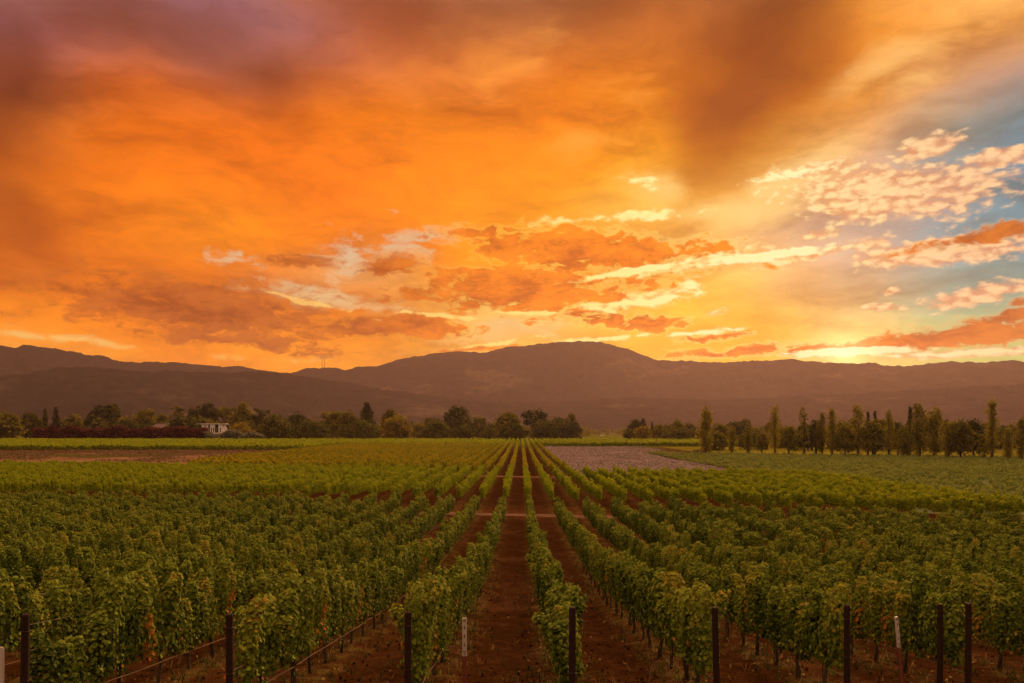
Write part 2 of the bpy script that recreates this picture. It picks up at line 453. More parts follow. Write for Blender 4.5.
VINE_STOPS = [(0.0, (0.018, 0.031, 0.006)), (0.35, (0.080, 0.112, 0.014)), (0.7, (0.205, 0.240, 0.027)), (0.84, (0.23, 0.21, 0.028)), (0.92, (0.33, 0.19, 0.03)), (1.0, (0.38, 0.12, 0.03))]
M_vine = leaf_material('vine_leaves', VINE_STOPS, 0.2, patch=0.22, patch_scale=0.09)
M_vine_far = leaf_material('vine_leaves_of_far_rows', [(0.0, (0.075, 0.115, 0.005)), (0.4, (0.18, 0.225, 0.009)), (0.8, (0.27, 0.30, 0.013)), (1.0, (0.34, 0.27, 0.018))], 0.4, patch=0.35, patch_scale=0.03)
M_vine_yellow = leaf_material('yellowing_vine_leaves', [(0.0, (0.10, 0.115, 0.005)), (0.4, (0.21, 0.21, 0.009)), (0.8, (0.32, 0.25, 0.012)), (1.0, (0.38, 0.21, 0.012))], 0.4, patch=0.6, patch_scale=0.02)
M_vine_blue = leaf_material('grey_green_leaves', [(0.0, (0.10, 0.135, 0.030)), (0.5, (0.185, 0.225, 0.055)), (1.0, (0.27, 0.27, 0.065))], 0.3, patch=0.5, patch_scale=0.03)

def bark_material(name, a, b):
    m, g, bs, out = material(name, 0.9, 0.1)
    tc = g.new('ShaderNodeTexCoord').outputs['Object']
    nz = g.noise(g.mapping(tc, sc=(14, 14, 3)), 3.0, 4, 0.6)
    g.put(bs.inputs['Base Color'], g.mix(nz, a, b))
    bmp = g.new('ShaderNodeBump'); bmp.inputs['Strength'].default_value = 0.6; bmp.inputs['Distance'].default_value = 0.02
    g.put(bmp.inputs['Height'], nz); g.put(bs.inputs['Normal'], bmp.outputs[0])
    return m
M_bark = bark_material('vine_bark', (0.035, 0.022, 0.015), (0.11, 0.075, 0.05))
M_treebark = bark_material('tree_bark', (0.04, 0.03, 0.022), (0.10, 0.075, 0.05))
M_postwood = bark_material('weathered_post', (0.012, 0.007, 0.006), (0.045, 0.020, 0.014))

def plain(name, col, rough=0.7, spec=0.3, metal=0.0, var=0.25, scale=8.0):
    m, g, bs, out = material(name, rough, spec)
    tc = g.new('ShaderNodeTexCoord').outputs['Object']
    nz = g.noise(tc, scale, 4, 0.6)
    g.put(bs.inputs['Base Color'], g.mix(nz, tuple(c * (1 - var) for c in col), tuple(c * (1 + var) for c in col)))
    bs.inputs['Metallic'].default_value = metal
    return m
M_stake = plain('rusty_stake', (0.05, 0.022, 0.014), 0.7, 0.4, 0.3)
M_hose = plain('irrigation_hose', (0.15, 0.085, 0.055), 0.85, 0.1)
M_wire = plain('trellis_wire', (0.05, 0.03, 0.022), 0.6, 0.2, 0.3)
M_stub = leaf_material('pale_stubble', [(0.0, (0.10, 0.07, 0.07)), (0.5, (0.22, 0.165, 0.165)), (1.0, (0.46, 0.36, 0.35))], .1)
M_stubb = leaf_material('brown_stubble', [(0.0, (0.05, 0.035, 0.012)), (0.5, (0.13, 0.075, 0.035)), (1.0, (0.30, 0.19, 0.11))], .1)
M_markw = plain('marker_white', (0.48, 0.40, 0.36), 0.6, 0.3, 0, 0.12, 30)
M_markr = plain('marker_red', (0.17, 0.045, 0.028), 0.6, 0.3, 0, 0.25, 20)
M_ink = plain('marker_ink', (0.02, 0.015, 0.015), 0.7)
M_wallw = plain('pale_wall', (0.78, 0.70, 0.66), 0.85)
M_roofp = plain('pale_roof', (0.12, 0.07, 0.06), 0.8)
M_roofd = plain('dark_roof', (0.10, 0.06, 0.05), 0.8)
M_open = plain('dark_opening', (0.02, 0.018, 0.018), 0.4, 0.5)
M_carp = plain('car_paint_white', (0.75, 0.73, 0.70), 0.25, 0.5, 0, 0.03)
M_tyre = plain('tyre_rubber', (0.02, 0.02, 0.02), 0.8)
M_steel = plain('mast_steel', (0.10, 0.07, 0.06), 0.5, 0.4, 0.5)

# ================================================================== the ground
_ky = np.array([-80, -20, 0, 11.7, 14.3, 24, 35, 45, 55, 75, 120, 200, 350, 500, 900, 1500, 2600, 6000], float)
_kd = np.array([2.5, 2.6, 3.2, 4.36, 4.66, 5.75, 6.72, 7.15, 7.42, 7.65, 7.65, 7.55, 6.5, 5.3, 4.7, 4.2, 3.2, 0], float)
_km = np.gradient(_kd, _ky)
for _i in range(len(_ky) - 1):                 # keep the profile free of overshoot
    _s = (_kd[_i + 1] - _kd[_i]) / (_ky[_i + 1] - _ky[_i])
    for _j in (_i, _i + 1):
        _km[_j] = 0.0 if _s * _km[_j] <= 0 and abs(_s) > 1e-9 else math.copysign(min(abs(_km[_j]), 3 * abs(_s)), _km[_j])

def ground_z(x, y):
    x = np.asarray(x, float); y = np.asarray(y, float)
    i = np.clip(np.searchsorted(_ky, y) - 1, 0, len(_ky) - 2)
    h = _ky[i + 1] - _ky[i]
    t = np.clip((y - _ky[i]) / h, 0, 1)
    d = ((1 + 2 * t) * (1 - t) ** 2 * _kd[i] + t * (1 - t) ** 2 * h * _km[i] + t * t * (3 - 2 * t) * _kd[i + 1] + t * t * (t - 1) * h * _km[i + 1])
    z = CAM_Z - d - 0.026 * np.clip(x, -25, 25) * np.exp(-np.clip(y, 0, None) / 40)
    return z
def gz(x, y): return float(ground_z(x, y))

ROW_X0, PITCH = 0.746, 2.4                     # vine rows stand at ROW_X0 + k * PITCH
def row_x(k): return ROW_X0 + k * PITCH
def near_end(x): return np.maximum(7.5, 11.9 + 0.26 * x)      # line of end posts
def lane_a(x): return lane_b(x) - 10 # far end of the first block
def lane_b(x): return 83.5 - np.where(np.asarray(x) > 0, 0.40, 0.12) * x # near end of the second block
def lane_c(x): return 134 - 0.25 * x                   # far end of the second block
def lane_d(x): return 141 - 0.25 * x

def axis(fine, lo, hi, step0, grow):
    a = [0.0]; s = step0
    while a[-1] < hi:
        s = step0 if a[-1] < fine else s * grow
        a.append(a[-1] + s)
    b = [0.0]; s = step0
    while b[-1] < -lo:
        s = step0 if b[-1] < fine else s * grow
        b.append(b[-1] + s)
    return np.array([-v for v in b[:0:-1]] + a)
gx = axis(14, -5200, 5200, 0.16, 1.06)
gy = axis(45, -80, 6000, 0.2, 1.05)
XX, YY = np.meshgrid(gx, gy)
ZZ = ground_z(XX, YY)
near = np.exp(-(np.abs(XX) / 22) ** 2 - (np.clip(YY, 0, None) / 60) ** 2)
def vnoise(x, y, s, seed):
    r = np.random.default_rng(seed).random((256, 256))
    u, v = x * s, y * s
    i, j = np.floor(u).astype(int), np.floor(v).astype(int)
    a, b = u - i, v - j
    a, b = a * a * (3 - 2 * a), b * b * (3 - 2 * b)
    f = lambda p, q: r[p % 256, q % 256]
    return f(i, j) * (1 - a) * (1 - b) + f(i + 1, j) * a * (1 - b) + f(i, j + 1) * (1 - a) * b + f(i + 1, j + 1) * a * b
ph = ((XX - ROW_X0) / PITCH) % 1.0
berm = 0.07 * np.exp(-(np.minimum(ph, 1 - ph) / 0.14) ** 2)           # soil thrown up along the row
rut = -0.055 * (np.exp(-((ph - 0.30) / 0.06) ** 2) + np.exp(-((ph - 0.70) / 0.06) ** 2))
in_block = (YY > near_end(XX) - 1) & (YY < lane_a(XX))
ZZ = ZZ + near * (np.where(in_block, berm + rut, 0) + 0.08 * (vnoise(XX, YY, 1.1, 1) - 0.5) + 0.06 * (vnoise(XX, YY, 3.1, 2) - 0.5))
ny, nx = XX.shape
idx = np.arange(nx * ny).reshape(ny, nx)
Fq = np.stack([idx[:-1, :-1], idx[:-1, 1:], idx[1:, 1:], idx[1:, :-1]], -1).reshape(-1, 4)

m_soil, g, bs, _ = material('vineyard_soil', 0.95, 0.1)
pos = g.new('ShaderNodeNewGeometry').outputs['Position']
big = g.noise(pos, 0.35, 4, 0.6); mid = g.noise(pos, 2.6, 5, 0.65); fine = g.noise(pos, 13, 5, 0.7)
c = g.ramp(g.m('MULTIPLY_ADD', mid, 0.6, g.m('MULTIPLY', fine, 0.4)), [(0.3, (0.020, 0.0075, 0.002)), (0.5, (0.041, 0.0155, 0.0045)), (0.7, (0.090, 0.039, 0.015))], 'LINEAR')
c = g.mix(g.step(big, 0.45, 0.75, 0, 0.45), c, (0.115, 0.05, 0.022))
px_, py_, _z = g.xyz(pos)
rowp = g.m('ABSOLUTE', g.m('SUBTRACT', g.m('FRACT', g.m('MULTIPLY_ADD', px_, 1 / PITCH, 0.5 - ROW_X0 / PITCH)), 0.5))
weeds = g.m('MULTIPLY', g.step(rowp, 0.26, 0.06), g.step(g.noise(pos, 1.7, 4, 0.7), 0.46, 0.62))
c = g.mix(g.m('MULTIPLY', weeds, 0.65), c, g.mix(fine, (0.055, 0.055, 0.012), (0.15, 0.095, 0.035)))
farm = g.m('MULTIPLY', g.step(py_, 260, 420), 1.0)
c = g.mix(farm, c, g.mix(g.noise(pos, 0.012, 4, 0.6), (0.05, 0.058, 0.008), (0.11, 0.085, 0.018)))
g.put(bs.inputs['Base Color'], c)
bmp = g.new('ShaderNodeBump'); bmp.inputs['Strength'].default_value = 1.0; bmp.inputs['Distance'].default_value = 0.05
g.put(bmp.inputs['Height'], g.m('MULTIPLY_ADD', fine, 0.6, mid)); g.put(bs.inputs['Normal'], bmp.outputs[0])
ground = link('ground', mesh_from('ground', np.stack([XX, YY, ZZ], -1).reshape(-1, 3), Fq, m_soil, True))
tag(ground, kind='structure')

# ---- sheets on the valley floor
def sheet(name, quad, mat, lift, nu=24, nv=24, grow=1.0, fuzz=0.0):
    """quad: near-left, near-right, far-right, far-left (x, y)"""
    (ax, ay), (bx_, by_), (cx, cy_), (dx_, dy_) = quad
    u, v = np.meshgrid(np.linspace(0, 1, nu), np.linspace(0, 1, nv) ** grow)
    X = (ax * (1 - u) + bx_ * u) * (1 - v) + (dx_ * (1 - u) + cx * u) * v
    Y = (ay * (1 - u) + by_ * u) * (1 - v) + (dy_ * (1 - u) + cy_ * u) * v
    if fuzz:
        edge = ((u == 0) | (u == 1) | (v == 0) | (v == 1))
        X = X + np.where(edge, nrg.normal(0, fuzz, X.shape), 0)
        Y = Y + np.where(edge, nrg.normal(0, fuzz * 1.5, Y.shape), 0)
    Z = ground_z(X, Y) + lift
    ids = np.arange(nu * nv).reshape(nv, nu)
    F = np.stack([ids[:-1, :-1], ids[:-1, 1:], ids[1:, 1:], ids[1:, :-1]], -1).reshape(-1, 4)
    o = link(name, mesh_from(name, np.stack([X, Y, Z], -1).reshape(-1, 3), F, mat, True))
    return tag(o, kind='structure')

def field_material(name, cols, s1, s2, stretch=(1, 1, 1), rough=0.95, bump=0.3):
    m, g, bs, _ = material(name, rough, 0.1)
    pos = g.mapping(g.new('ShaderNodeNewGeometry').outputs['Position'], sc=stretch)
    a = g.noise(pos, s1, 5, 0.6); b = g.noise(pos, s2, 4, 0.65)
    g.put(bs.inputs['Base Color'], g.ramp(g.m('MULTIPLY_ADD', a, 0.6, g.m('MULTIPLY', b, 0.4)), cols, 'LINEAR'))
    bmp = g.new('ShaderNodeBump'); bmp.inputs['Strength'].default_value = bump; bmp.inputs['Distance'].default_value = 0.3
    g.put(bmp.inputs['Height'], b); g.put(bs.inputs['Normal'], bmp.outputs[0])
    return m
M_lane = field_material('dry_lane', [(0.3, (0.055, 0.026, 0.015)), (0.5, (0.11, 0.06, 0.04)), (0.7, (0.18, 0.11, 0.08))], 0.5, 3.0)
M_mauve = field_material('mown_mauve_field', [(0.30, (0.05, 0.034, 0.034)), (0.46, (0.105, 0.074, 0.078)), (0.6, (0.17, 0.125, 0.13)), (0.72, (0.36, 0.27, 0.26))], 0.07, 0.8, (0.8, 0.45, 1))
M_mauved = field_material('turned_mauve_soil', [(0.32, (0.035, 0.026, 0.028)), (0.5, (0.07, 0.054, 0.06)), (0.75, (0.13, 0.105, 0.11))], 0.07, 0.8, (0.8, 0.5, 1))
M_dry = field_material('dry_stubble', [(0.3, (0.085, 0.043, 0.022)), (0.5, (0.16, 0.083, 0.048)), (0.72, (0.26, 0.155, 0.10))], 0.05, 0.6, (0.6, 0.5, 1))
M_dryd = field_material('brown_weed_strip', [(0.3, (0.035, 0.03, 0.008)), (0.5, (0.065, 0.05, 0.014)), (0.72, (0.11, 0.07, 0.025))], 0.06, 0.7, (0.6, 0.5, 1))
M_grassy = field_material('yellow_grass', [(0.3, (0.07, 0.07, 0.006)), (0.5, (0.125, 0.11, 0.010)), (0.7, (0.19, 0.15, 0.018))], 0.02, 0.4)
M_bluef = field_material('grey_green_cover', [(0.3, (0.06, 0.08, 0.04)), (0.5, (0.10, 0.12, 0.065)), (0.7, (0.16, 0.16, 0.09))], 0.03, 0.6)
M_greenf = field_material('far_green_field', [(0.3, (0.05, 0.06, 0.006)), (0.5, (0.09, 0.095, 0.010)), (0.7, (0.14, 0.125, 0.018))], 0.02, 0.3, (1, 0.6, 1))

def strip(name, f0, f1, x0, x1, mat, lift):
    return sheet(name, ((x0, f0(x0)), (x1, f0(x1)), (x1, f1(x1)), (x0, f1(x0))), mat, lift, 60, 4)
strip('dirt_lane', lambda x: lane_a(x) + 2.2, lambda x: lane_a(x) + 4.6, -75, 14, M_lane, 0.012)
strip('dirt_lane', lambda x: lane_c(x) + 0.8, lambda x: lane_c(x) + 4.5, -75, 9, M_lane, 0.012)
sheet('mauve_field', ((9.6, 158), (48, 152), (56, 258), (9.8, 352)), M_mauve, 0.02, 30, 30, 1.3, 1.2)
sheet('turned_soil', ((9.6, 137), (46, 128), (48.5, 153), (9.6, 163)), M_mauved, 0.026, 30, 8, 1, 0.8)
sheet('farm_track', ((43, 128), (46.5, 126), (52, 252), (44, 330)), M_lane, 0.034, 6, 40, 1, 0.4)
sheet('dry_field', ((-330, 190), (-74, 180), (-78, 262), (-330, 300)), M_dry, 0.02, 40, 20, 1.2, 2.0)
sheet('weed_strip', ((-330, 238), (-110, 234), (-100, 255), (-330, 276)), M_dryd, 0.028, 40, 8, 1, 2.0)
sheet('grass_field', ((62, 258), (330, 190), (420, 420), (60, 420)), M_grassy, 0.02, 30, 20)
sheet('green_field', ((38, 76), (150, 58), (235, 196), (47, 268)), M_bluef, 0.016, 40, 30)
sheet('bare_strip', ((112, 214), (190, 192), (196, 200), (114, 221)), M_dry, 0.03, 14, 5, 1, 0.6)
sheet('far_field', ((-480, 350), (20, 350), (34, 500), (-480, 500)), M_greenf, 0.02, 40, 20)
sheet('far_field', ((20, 356), (60, 345), (120, 900), (20, 900)), M_greenf, 0.024, 20, 40)

# ================================================================== hills
def skyline(pts):
    p = np.array(pts, float)
    a = np.arctan((p[:, 0] - VPX) / FOC); e = (VPY - p[:, 1]) / FOC * np.cos(a)
    return a, e
RIDGE = skyline([(-260, 372), (-120, 352), (-40, 344), (0, 346), (13, 348), (24, 345), (40, 347), (60, 350), (82, 354), (100, 356), (118, 361), (140, 363), (156, 362), (172, 363), (190, 364), (205, 365), (222, 367), (238, 366), (256, 370), (275, 372), (290, 374),
                 (306, 369), (318, 368), (330, 368), (345, 370), (357, 367), (368, 367), (380, 366), (392, 362), (405, 359), (420, 356), (440, 353), (460, 352), (474, 353), (486, 353), (497, 350), (512, 347), (528, 346), (543, 344), (556, 343), (575, 342), (590, 342), (602, 343), (615, 346), (630, 350), (642, 355), (655, 360), (668, 361), (690, 361), (715, 363), (740, 362), (760, 361), (780, 360), (787, 359), (800, 361), (830, 363), (855, 364), (875, 363), (890, 367), (910, 366), (930, 364), (950, 362), (968, 362), (985, 363), (1000, 361), (1014, 361), (1024, 362), (1120, 356), (1300, 372)])
FRONT = skyline([(-260, 384), (-60, 378), (0, 376), (30, 374), (60, 368), (84, 367), (110, 369), (140, 372), (170, 371), (200, 373), (230, 373), (262, 372), (300, 376), (340, 382), (380, 389), (430, 396), (500, 403), (560, 402), (640, 398), (720, 400), (800, 396), (880, 392), (950, 388), (1024, 384), (1300, 388)])

def hill(name, line, d0, d1, d2, seed, bump, mat):
    """a ridge whose crest stands at distance d1 with the heights of `line`"""
    A = np.linspace(-0.80, 0.76, 700)
    E = np.interp(A, line[0], line[1])
    n1, n2 = 44, 10
    rows = np.concatenate([np.linspace(0, 1, n1), 1 + np.linspace(0.1, 1, n2)])
    T, AA = np.meshgrid(rows, A, indexing='ij')
    EE = np.broadcast_to(E, AA.shape)
    D = np.where(T <= 1, d0 + (d1 - d0) * T, d1 + (d2 - d1) * (T - 1))
    top = CAM_Z + d1 * np.tan(EE)
    s = np.clip(T, 0, 1)
    prof = np.where(T <= 1, 0.35 * s + 0.65 * s ** 1.9, 1 - 0.8 * (T - 1) ** 1.3)
    base = CAM_Z - 6
    x, y = D * np.sin(AA), D * np.cos(AA)
    spur = np.zeros_like(x)
    for k, (sc, am) in enumerate(((1 / 900, 1.0), (1 / 380, 0.55), (1 / 160, 0.28), (1 / 70, 0.14))):
        q = vnoise(x + 9000, y * 0.35 + 9000, sc, seed + k) - 0.5
        spur += am * (0.5 - np.abs(q) * 2)
    w = np.sin(np.pi * np.clip(T, 0, 1)) ** 0.8 * np.where(T <= 1, 1, 0)
    Z = base + (top - base) * prof + w * (top - base) * 0.28 * spur
    Z += (vnoise(x + 5000, y + 5000, 1 / 26, seed + 9) - 0.4) * bump * np.clip(T * 3, 0, 1) + (vnoise(x + 5000, y + 5000, 1 / 11, seed + 8) - 0.4) * bump * 0.7 * np.clip(T * 3, 0, 1)
    V = np.stack([x, y, Z], -1).reshape(-1, 3)
    ids = np.arange(V.shape[0]).reshape(T.shape)
    F = np.stack([ids[:-1, :-1], ids[:-1, 1:], ids[1:, 1:], ids[1:, :-1]], -1).reshape(-1, 4)
    return tag(link(name, mesh_from(name, V, F, mat, True)), kind='structure')

def hill_material(name, dark, mid, pale):
    m, g, bs, _ = material(name, 0.95, 0.05)
    pos = g.new('ShaderNodeNewGeometry').outputs['Position']
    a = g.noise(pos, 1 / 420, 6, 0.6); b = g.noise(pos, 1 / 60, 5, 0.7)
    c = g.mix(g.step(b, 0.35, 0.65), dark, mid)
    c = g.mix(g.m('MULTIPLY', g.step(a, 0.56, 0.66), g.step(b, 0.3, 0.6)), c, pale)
    g.put(bs.inputs['Base Color'], c)
    bmp = g.new('ShaderNodeBump'); bmp.inputs['Strength'].default_value = 0.8; bmp.inputs['Distance'].default_value = 14
    g.put(bmp.inputs['Height'], b); g.put(bs.inputs['Normal'], bmp.outputs[0])
    return m
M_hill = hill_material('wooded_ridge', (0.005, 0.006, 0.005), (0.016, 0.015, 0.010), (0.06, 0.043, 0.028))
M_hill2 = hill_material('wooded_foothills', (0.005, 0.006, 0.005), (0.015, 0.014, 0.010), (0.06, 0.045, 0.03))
RIDGE_D, FRONT_D = 4600.0, 3300.0
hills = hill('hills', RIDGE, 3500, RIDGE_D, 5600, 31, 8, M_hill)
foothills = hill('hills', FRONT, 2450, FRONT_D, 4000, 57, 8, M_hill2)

# ================================================================== grapevines
def leaf_shape(kind):
    """outline of one vine leaf, stalk at the origin, tip along +y, folded along its midrib"""
    if kind == 0:
        pts = [(0, 0, 0), (.30, -.16, .06), (.52, .12, .12), (.40, .34, .07), (.46, .62, .10), (.18, .66, .03), (0, 1.0, -.05), (-.18, .66, .03), (-.46, .62, .10), (-.40, .34, .07), (-.52, .12, .12), (-.30, -.16, .06)]
    else:
        pts = [(0, 0, 0), (.42, .05, .10), (.48, .52, .09), (0, 1.0, -.05), (-.48, .52, .09), (-.42, .05, .10)]
    return np.array(pts)

def leaves_mesh(name, P, N, S, tint, mat, kind=0, twist=None):
    """one mesh of many leaves: positions P, facing N, sizes S"""
    L = leaf_shape(kind)
    k = len(L)
    cnt = len(P)
    N = N / np.linalg.norm(N, axis=1, keepdims=True)
    ref = nrg.normal(size=(cnt, 3)); ref[:, 2] -= 0.9           # tips tend to hang
    T = ref - (ref * N).sum(1, keepdims=True) * N
    T /= np.linalg.norm(T, axis=1, keepdims=True)
    B = np.cross(T, N)
    V = P[:, None, :] + S[:, None, None] * (L[None, :, 0, None] * B[:, None, :] + L[None, :, 1, None] * T[:, None, :] + L[None, :, 2, None] * N[:, None, :])
    V = V.reshape(-1, 3)
    base = (np.arange(cnt) * k)[:, None]
    half = [(0, i, i + 1) for i in range(1, k - 1)]
    F = (base[:, None, :] + np.array(half)[None]).reshape(-1, 3)
    return mesh_from(name, V, F, mat, False, np.repeat(tint, len(half)))

def vine_leaf_points(r, plumes, per, spread=1.0, low=0.74, length=(1.0, 1.45), half=0.78, age=0.02):
    """leaves hang in plumes: bundles of shoots that rise from the cordon and nod over, with gaps between them"""
    P, N, T = [], [], []
    for s in range(plumes):
        c = -half + 2 * half * (s + .5 + r.normal(0, .16)) / plumes
        side = r.choice((-1, 1))
        lean, along = r.normal(0, .08), r.normal(0, .10)
        ln = r.uniform(*length) * (1.2 if r.random() < .08 else 1) * (.84 if r.random() < .15 else 1)
        wide = r.uniform(.11, .165) * spread
        nod = max(0, r.normal(.08, .09))
        old = r.random() < age
        tone = r.normal(0, .07)
        for j in range(per):
            t = r.random() ** .8
            phi = r.uniform(0, 6.2832)
            rad = wide * (.55 + .75 * math.sin(math.pi * min(1, .18 + .80 * t)) ** .8) * math.sqrt(r.uniform(.30, 1.0))
            ax = np.array((c + along * t, lean * t + side * nod * t * t, low + ln * (t - .10 * t ** 3)))
            d = np.array((math.cos(phi), math.sin(phi) * 1.15, 0))
            hang = -.10 * r.random() * (1 if t > .25 else 2.2)
            P.append(ax + d * rad + np.array((0, 0, hang)))
            N.append(d * .9 + np.array((0, 0, .12 + 1.1 * t ** 3)) + r.normal(0, .32, 3))
            v = min(.8, r.normal(.40, .15) + .30 * (t - .5) + tone)  # tip leaves lighter: young growth, strengthened to paint in brighter row tops
            if t < .5 and r.random() < (.5 if old else .006): v = r.uniform(.84, .97)
            T.append(min(max(v, 0), 1))
    for j in range(int(plumes * per * 0.14)):                      # leaves round the cordon
        p = np.array((r.uniform(-half, half), r.normal(0, .12), low + r.normal(.10, .12)))
        P.append(p); N.append(np.array((r.normal(0, .5), (1 if p[1] > 0 else -1) * .8, r.normal(.2, .35))))
        T.append(min(max(r.normal(.34, .18), 0), 1) if r.random() > .015 + .3 * age else r.uniform(.84, .98))
    return np.array(P), np.array(N), np.array(T)

def vine_trunk(r):
    m = MB()
    h = .84
    pts = [(r.normal(0, .03), r.normal(0, .03), z) for z in (-.06, .2, .42, .62, h)]
    pts[-1] = (0, 0, h)
    m.tube(pts, [.045, .036, .032, .034, .036], 7)
    for sgn in (-1, 1):
        m.tube([(0, 0, h - .02)] + [(sgn * .78 * t, r.normal(0, .02), h + .03 + r.normal(0, .015)) for t in (.2, .45, .7, 1)], [.030, .026, .022, .018, .012], 6)
    return m
def vine_stake():
    m = MB(); m.tube([(.05, .02, -.1), (.05, .02, 1.25)], .012, 5); return m

# rows run along +y; a vine mesh runs along x, so things are turned by 90 degrees
VAR = 8
foliage_meshes, trunk_meshes = [], []
for v in range(VAR):
    r = np.random.default_rng(100 + v)
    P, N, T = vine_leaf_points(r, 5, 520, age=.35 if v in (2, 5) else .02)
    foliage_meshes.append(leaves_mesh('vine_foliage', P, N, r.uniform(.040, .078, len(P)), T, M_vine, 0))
    trunk_meshes.append(mesh_from('vine_trunk', (q := vine_trunk(r)).v, q.f, M_bark, True))
stake_mesh = mesh_from('vine_stake', (q := vine_stake()).v, q.f, M_stake)

def lod(name, mat, shoots, per, size, half, variants, kind=1, length=(1.0, 1.4), low=.75, trunks=True):
    out = []
    for v in range(variants):
        r = np.random.default_rng(300 + v + shoots)
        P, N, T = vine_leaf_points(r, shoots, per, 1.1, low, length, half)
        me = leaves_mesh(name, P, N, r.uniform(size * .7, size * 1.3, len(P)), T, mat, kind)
        out.append(me)
    return out
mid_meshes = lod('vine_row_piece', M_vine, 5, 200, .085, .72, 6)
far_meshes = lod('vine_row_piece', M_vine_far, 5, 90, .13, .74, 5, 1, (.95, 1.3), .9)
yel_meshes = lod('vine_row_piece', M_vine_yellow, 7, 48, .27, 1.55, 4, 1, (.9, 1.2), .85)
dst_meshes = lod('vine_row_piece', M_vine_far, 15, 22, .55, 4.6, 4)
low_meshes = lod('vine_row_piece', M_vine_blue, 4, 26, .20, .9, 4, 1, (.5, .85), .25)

def in_view(x, y, pad=5.0):
    return y > 1 and -0.655 * y - pad < x < 0.632 * y + pad

ORD = lambda k: f"{k}{'th' if 10 <= k % 100 <= 20 else {1: 'st', 2: 'nd', 3: 'rd'}.get(k % 10, 'th')}"
def row_name(k):
    """k = 0 is the row right of the bare middle aisle, k = -1 the one left of it"""
    side, i = ('right', k + 1) if k >= 0 else ('left', -k)
    w = ('first', 'second', 'third', 'fourth', 'fifth', 'sixth', 'seventh', 'eighth', 'ninth', 'tenth', 'eleventh', 'twelfth', 'thirteenth', 'fourteenth')
    return f"{w[i - 1] if i <= len(w) else ORD(i)} row {side} of the bare middle aisle"

spots = []                          # every vine of the first block in view
for k in range(-40, 40):
    x = row_x(k); y0 = near_end(x) + (1.75 if k == -2 else 1.25); i = 0
    while True:
        y = y0 + 1.35 * i
        if y > lane_a(x) - .6: break
        if in_view(x, y, 1.2): spots.append((y * y + .3 * x * x, k, x, y))
        i += 1
spots.sort()
front, rest = spots[:300], spots[300:]
count = {}
for _, k, x, y in sorted(front, key=lambda s: (s[1], s[3])):
    count[k] = count.get(k, 0) + 1
    i = count[k]
    o = empty('grapevine', (x + rng.gauss(0, .04), y, gz(x, y)), R(90) + rng.choice((0, math.pi)) + rng.gauss(0, .05))
    s = rng.uniform(.90, 1.12)
    slope = (gz(x, y + .5) - gz(x, y - .5))
    o.scale = (1, rng.uniform(.85, 1.15), s * (.8 if rng.random() < .07 else 1))
    o['category'] = 'grapevine'
    o['group'] = 'grapevines of the nearest block'
    kind = 'leafy green grapevine' if rng.random() < 2 else ''
    o['label'] = f"leafy grapevine, {ORD(i)} from the near end of {row_name(k)}"
    v = rng.randrange(VAR)
    f = link('foliage', foliage_meshes[v], o)
    link('trunk', trunk_meshes[v], o)
    link('stake', stake_mesh, o)

# ---- vines beyond those: one object per block, its pieces set out by geometry nodes
def scatter(name, pts, meshes, label, mats, cat='vineyard', kind='stuff'):
    """pts rows: x, y, z, yaw, scale x/y/z, variant"""
    pts = np.array(pts, np.float32)
    me = bpy.data.meshes.new(name)
    me.vertices.add(len(pts)); me.vertices.foreach_set('co', pts[:, :3].ravel())
    rot = np.zeros((len(pts), 3), np.float32); rot[:, 2] = pts[:, 3]
    a = me.attributes.new('rot', 'FLOAT_VECTOR', 'POINT'); a.data.foreach_set('vector', rot.ravel())
    a = me.attributes.new('size', 'FLOAT_VECTOR', 'POINT'); a.data.foreach_set('vector', np.ascontiguousarray(pts[:, 4:7]).ravel())
    a = me.attributes.new('variant', 'INT', 'POINT'); a.data.foreach_set('value', pts[:, 7].astype(np.int32))
    o = link(name, me)
    tree = bpy.data.node_groups.new(name, 'GeometryNodeTree')
    tree.interface.new_socket('Geometry', in_out='INPUT', socket_type='NodeSocketGeometry')
    tree.interface.new_socket('Geometry', in_out='OUTPUT', socket_type='NodeSocketGeometry')
    N_, L_ = tree.nodes, tree.links
    gin, gout = N_.new('NodeGroupInput'), N_.new('NodeGroupOutput')
    join = N_.new('GeometryNodeJoinGeometry')
    def attr(nm, t):
        q = N_.new('GeometryNodeInputNamedAttribute'); q.data_type = t; q.inputs[0].default_value = nm
        return next(s for s in q.outputs if s.enabled and s.name == 'Attribute')
    for v, src in enumerate(meshes):
        so = bpy.data.objects.new(name + '_piece', src)        # supplies its mesh only; it is not part of the scene
        info = N_.new('GeometryNodeObjectInfo'); info.inputs['Object'].default_value = so
        cmp_ = N_.new('FunctionNodeCompare'); cmp_.data_type = 'INT'; cmp_.operation = 'EQUAL'
        ins = [s for s in cmp_.inputs if s.enabled]
        L_.new(attr('variant', 'INT'), ins[0]); ins[1].default_value = v
        iop = N_.new('GeometryNodeInstanceOnPoints')
        L_.new(gin.outputs[0], iop.inputs['Points']); L_.new(cmp_.outputs[0], iop.inputs['Selection'])
        L_.new(info.outputs['Geometry'], iop.inputs['Instance'])
        e2r = N_.new('FunctionNodeEulerToRotation'); L_.new(attr('rot', 'FLOAT_VECTOR'), e2r.inputs[0])
        L_.new(e2r.outputs[0], iop.inputs['Rotation']); L_.new(attr('size', 'FLOAT_VECTOR'), iop.inputs['Scale'])
        L_.new(iop.outputs[0], join.inputs[0])
    L_.new(join.outputs[0], gout.inputs[0])
    md = o.modifiers.new('set out', 'NODES'); md.node_group = tree
    return tag(o, label, cat, None, kind)

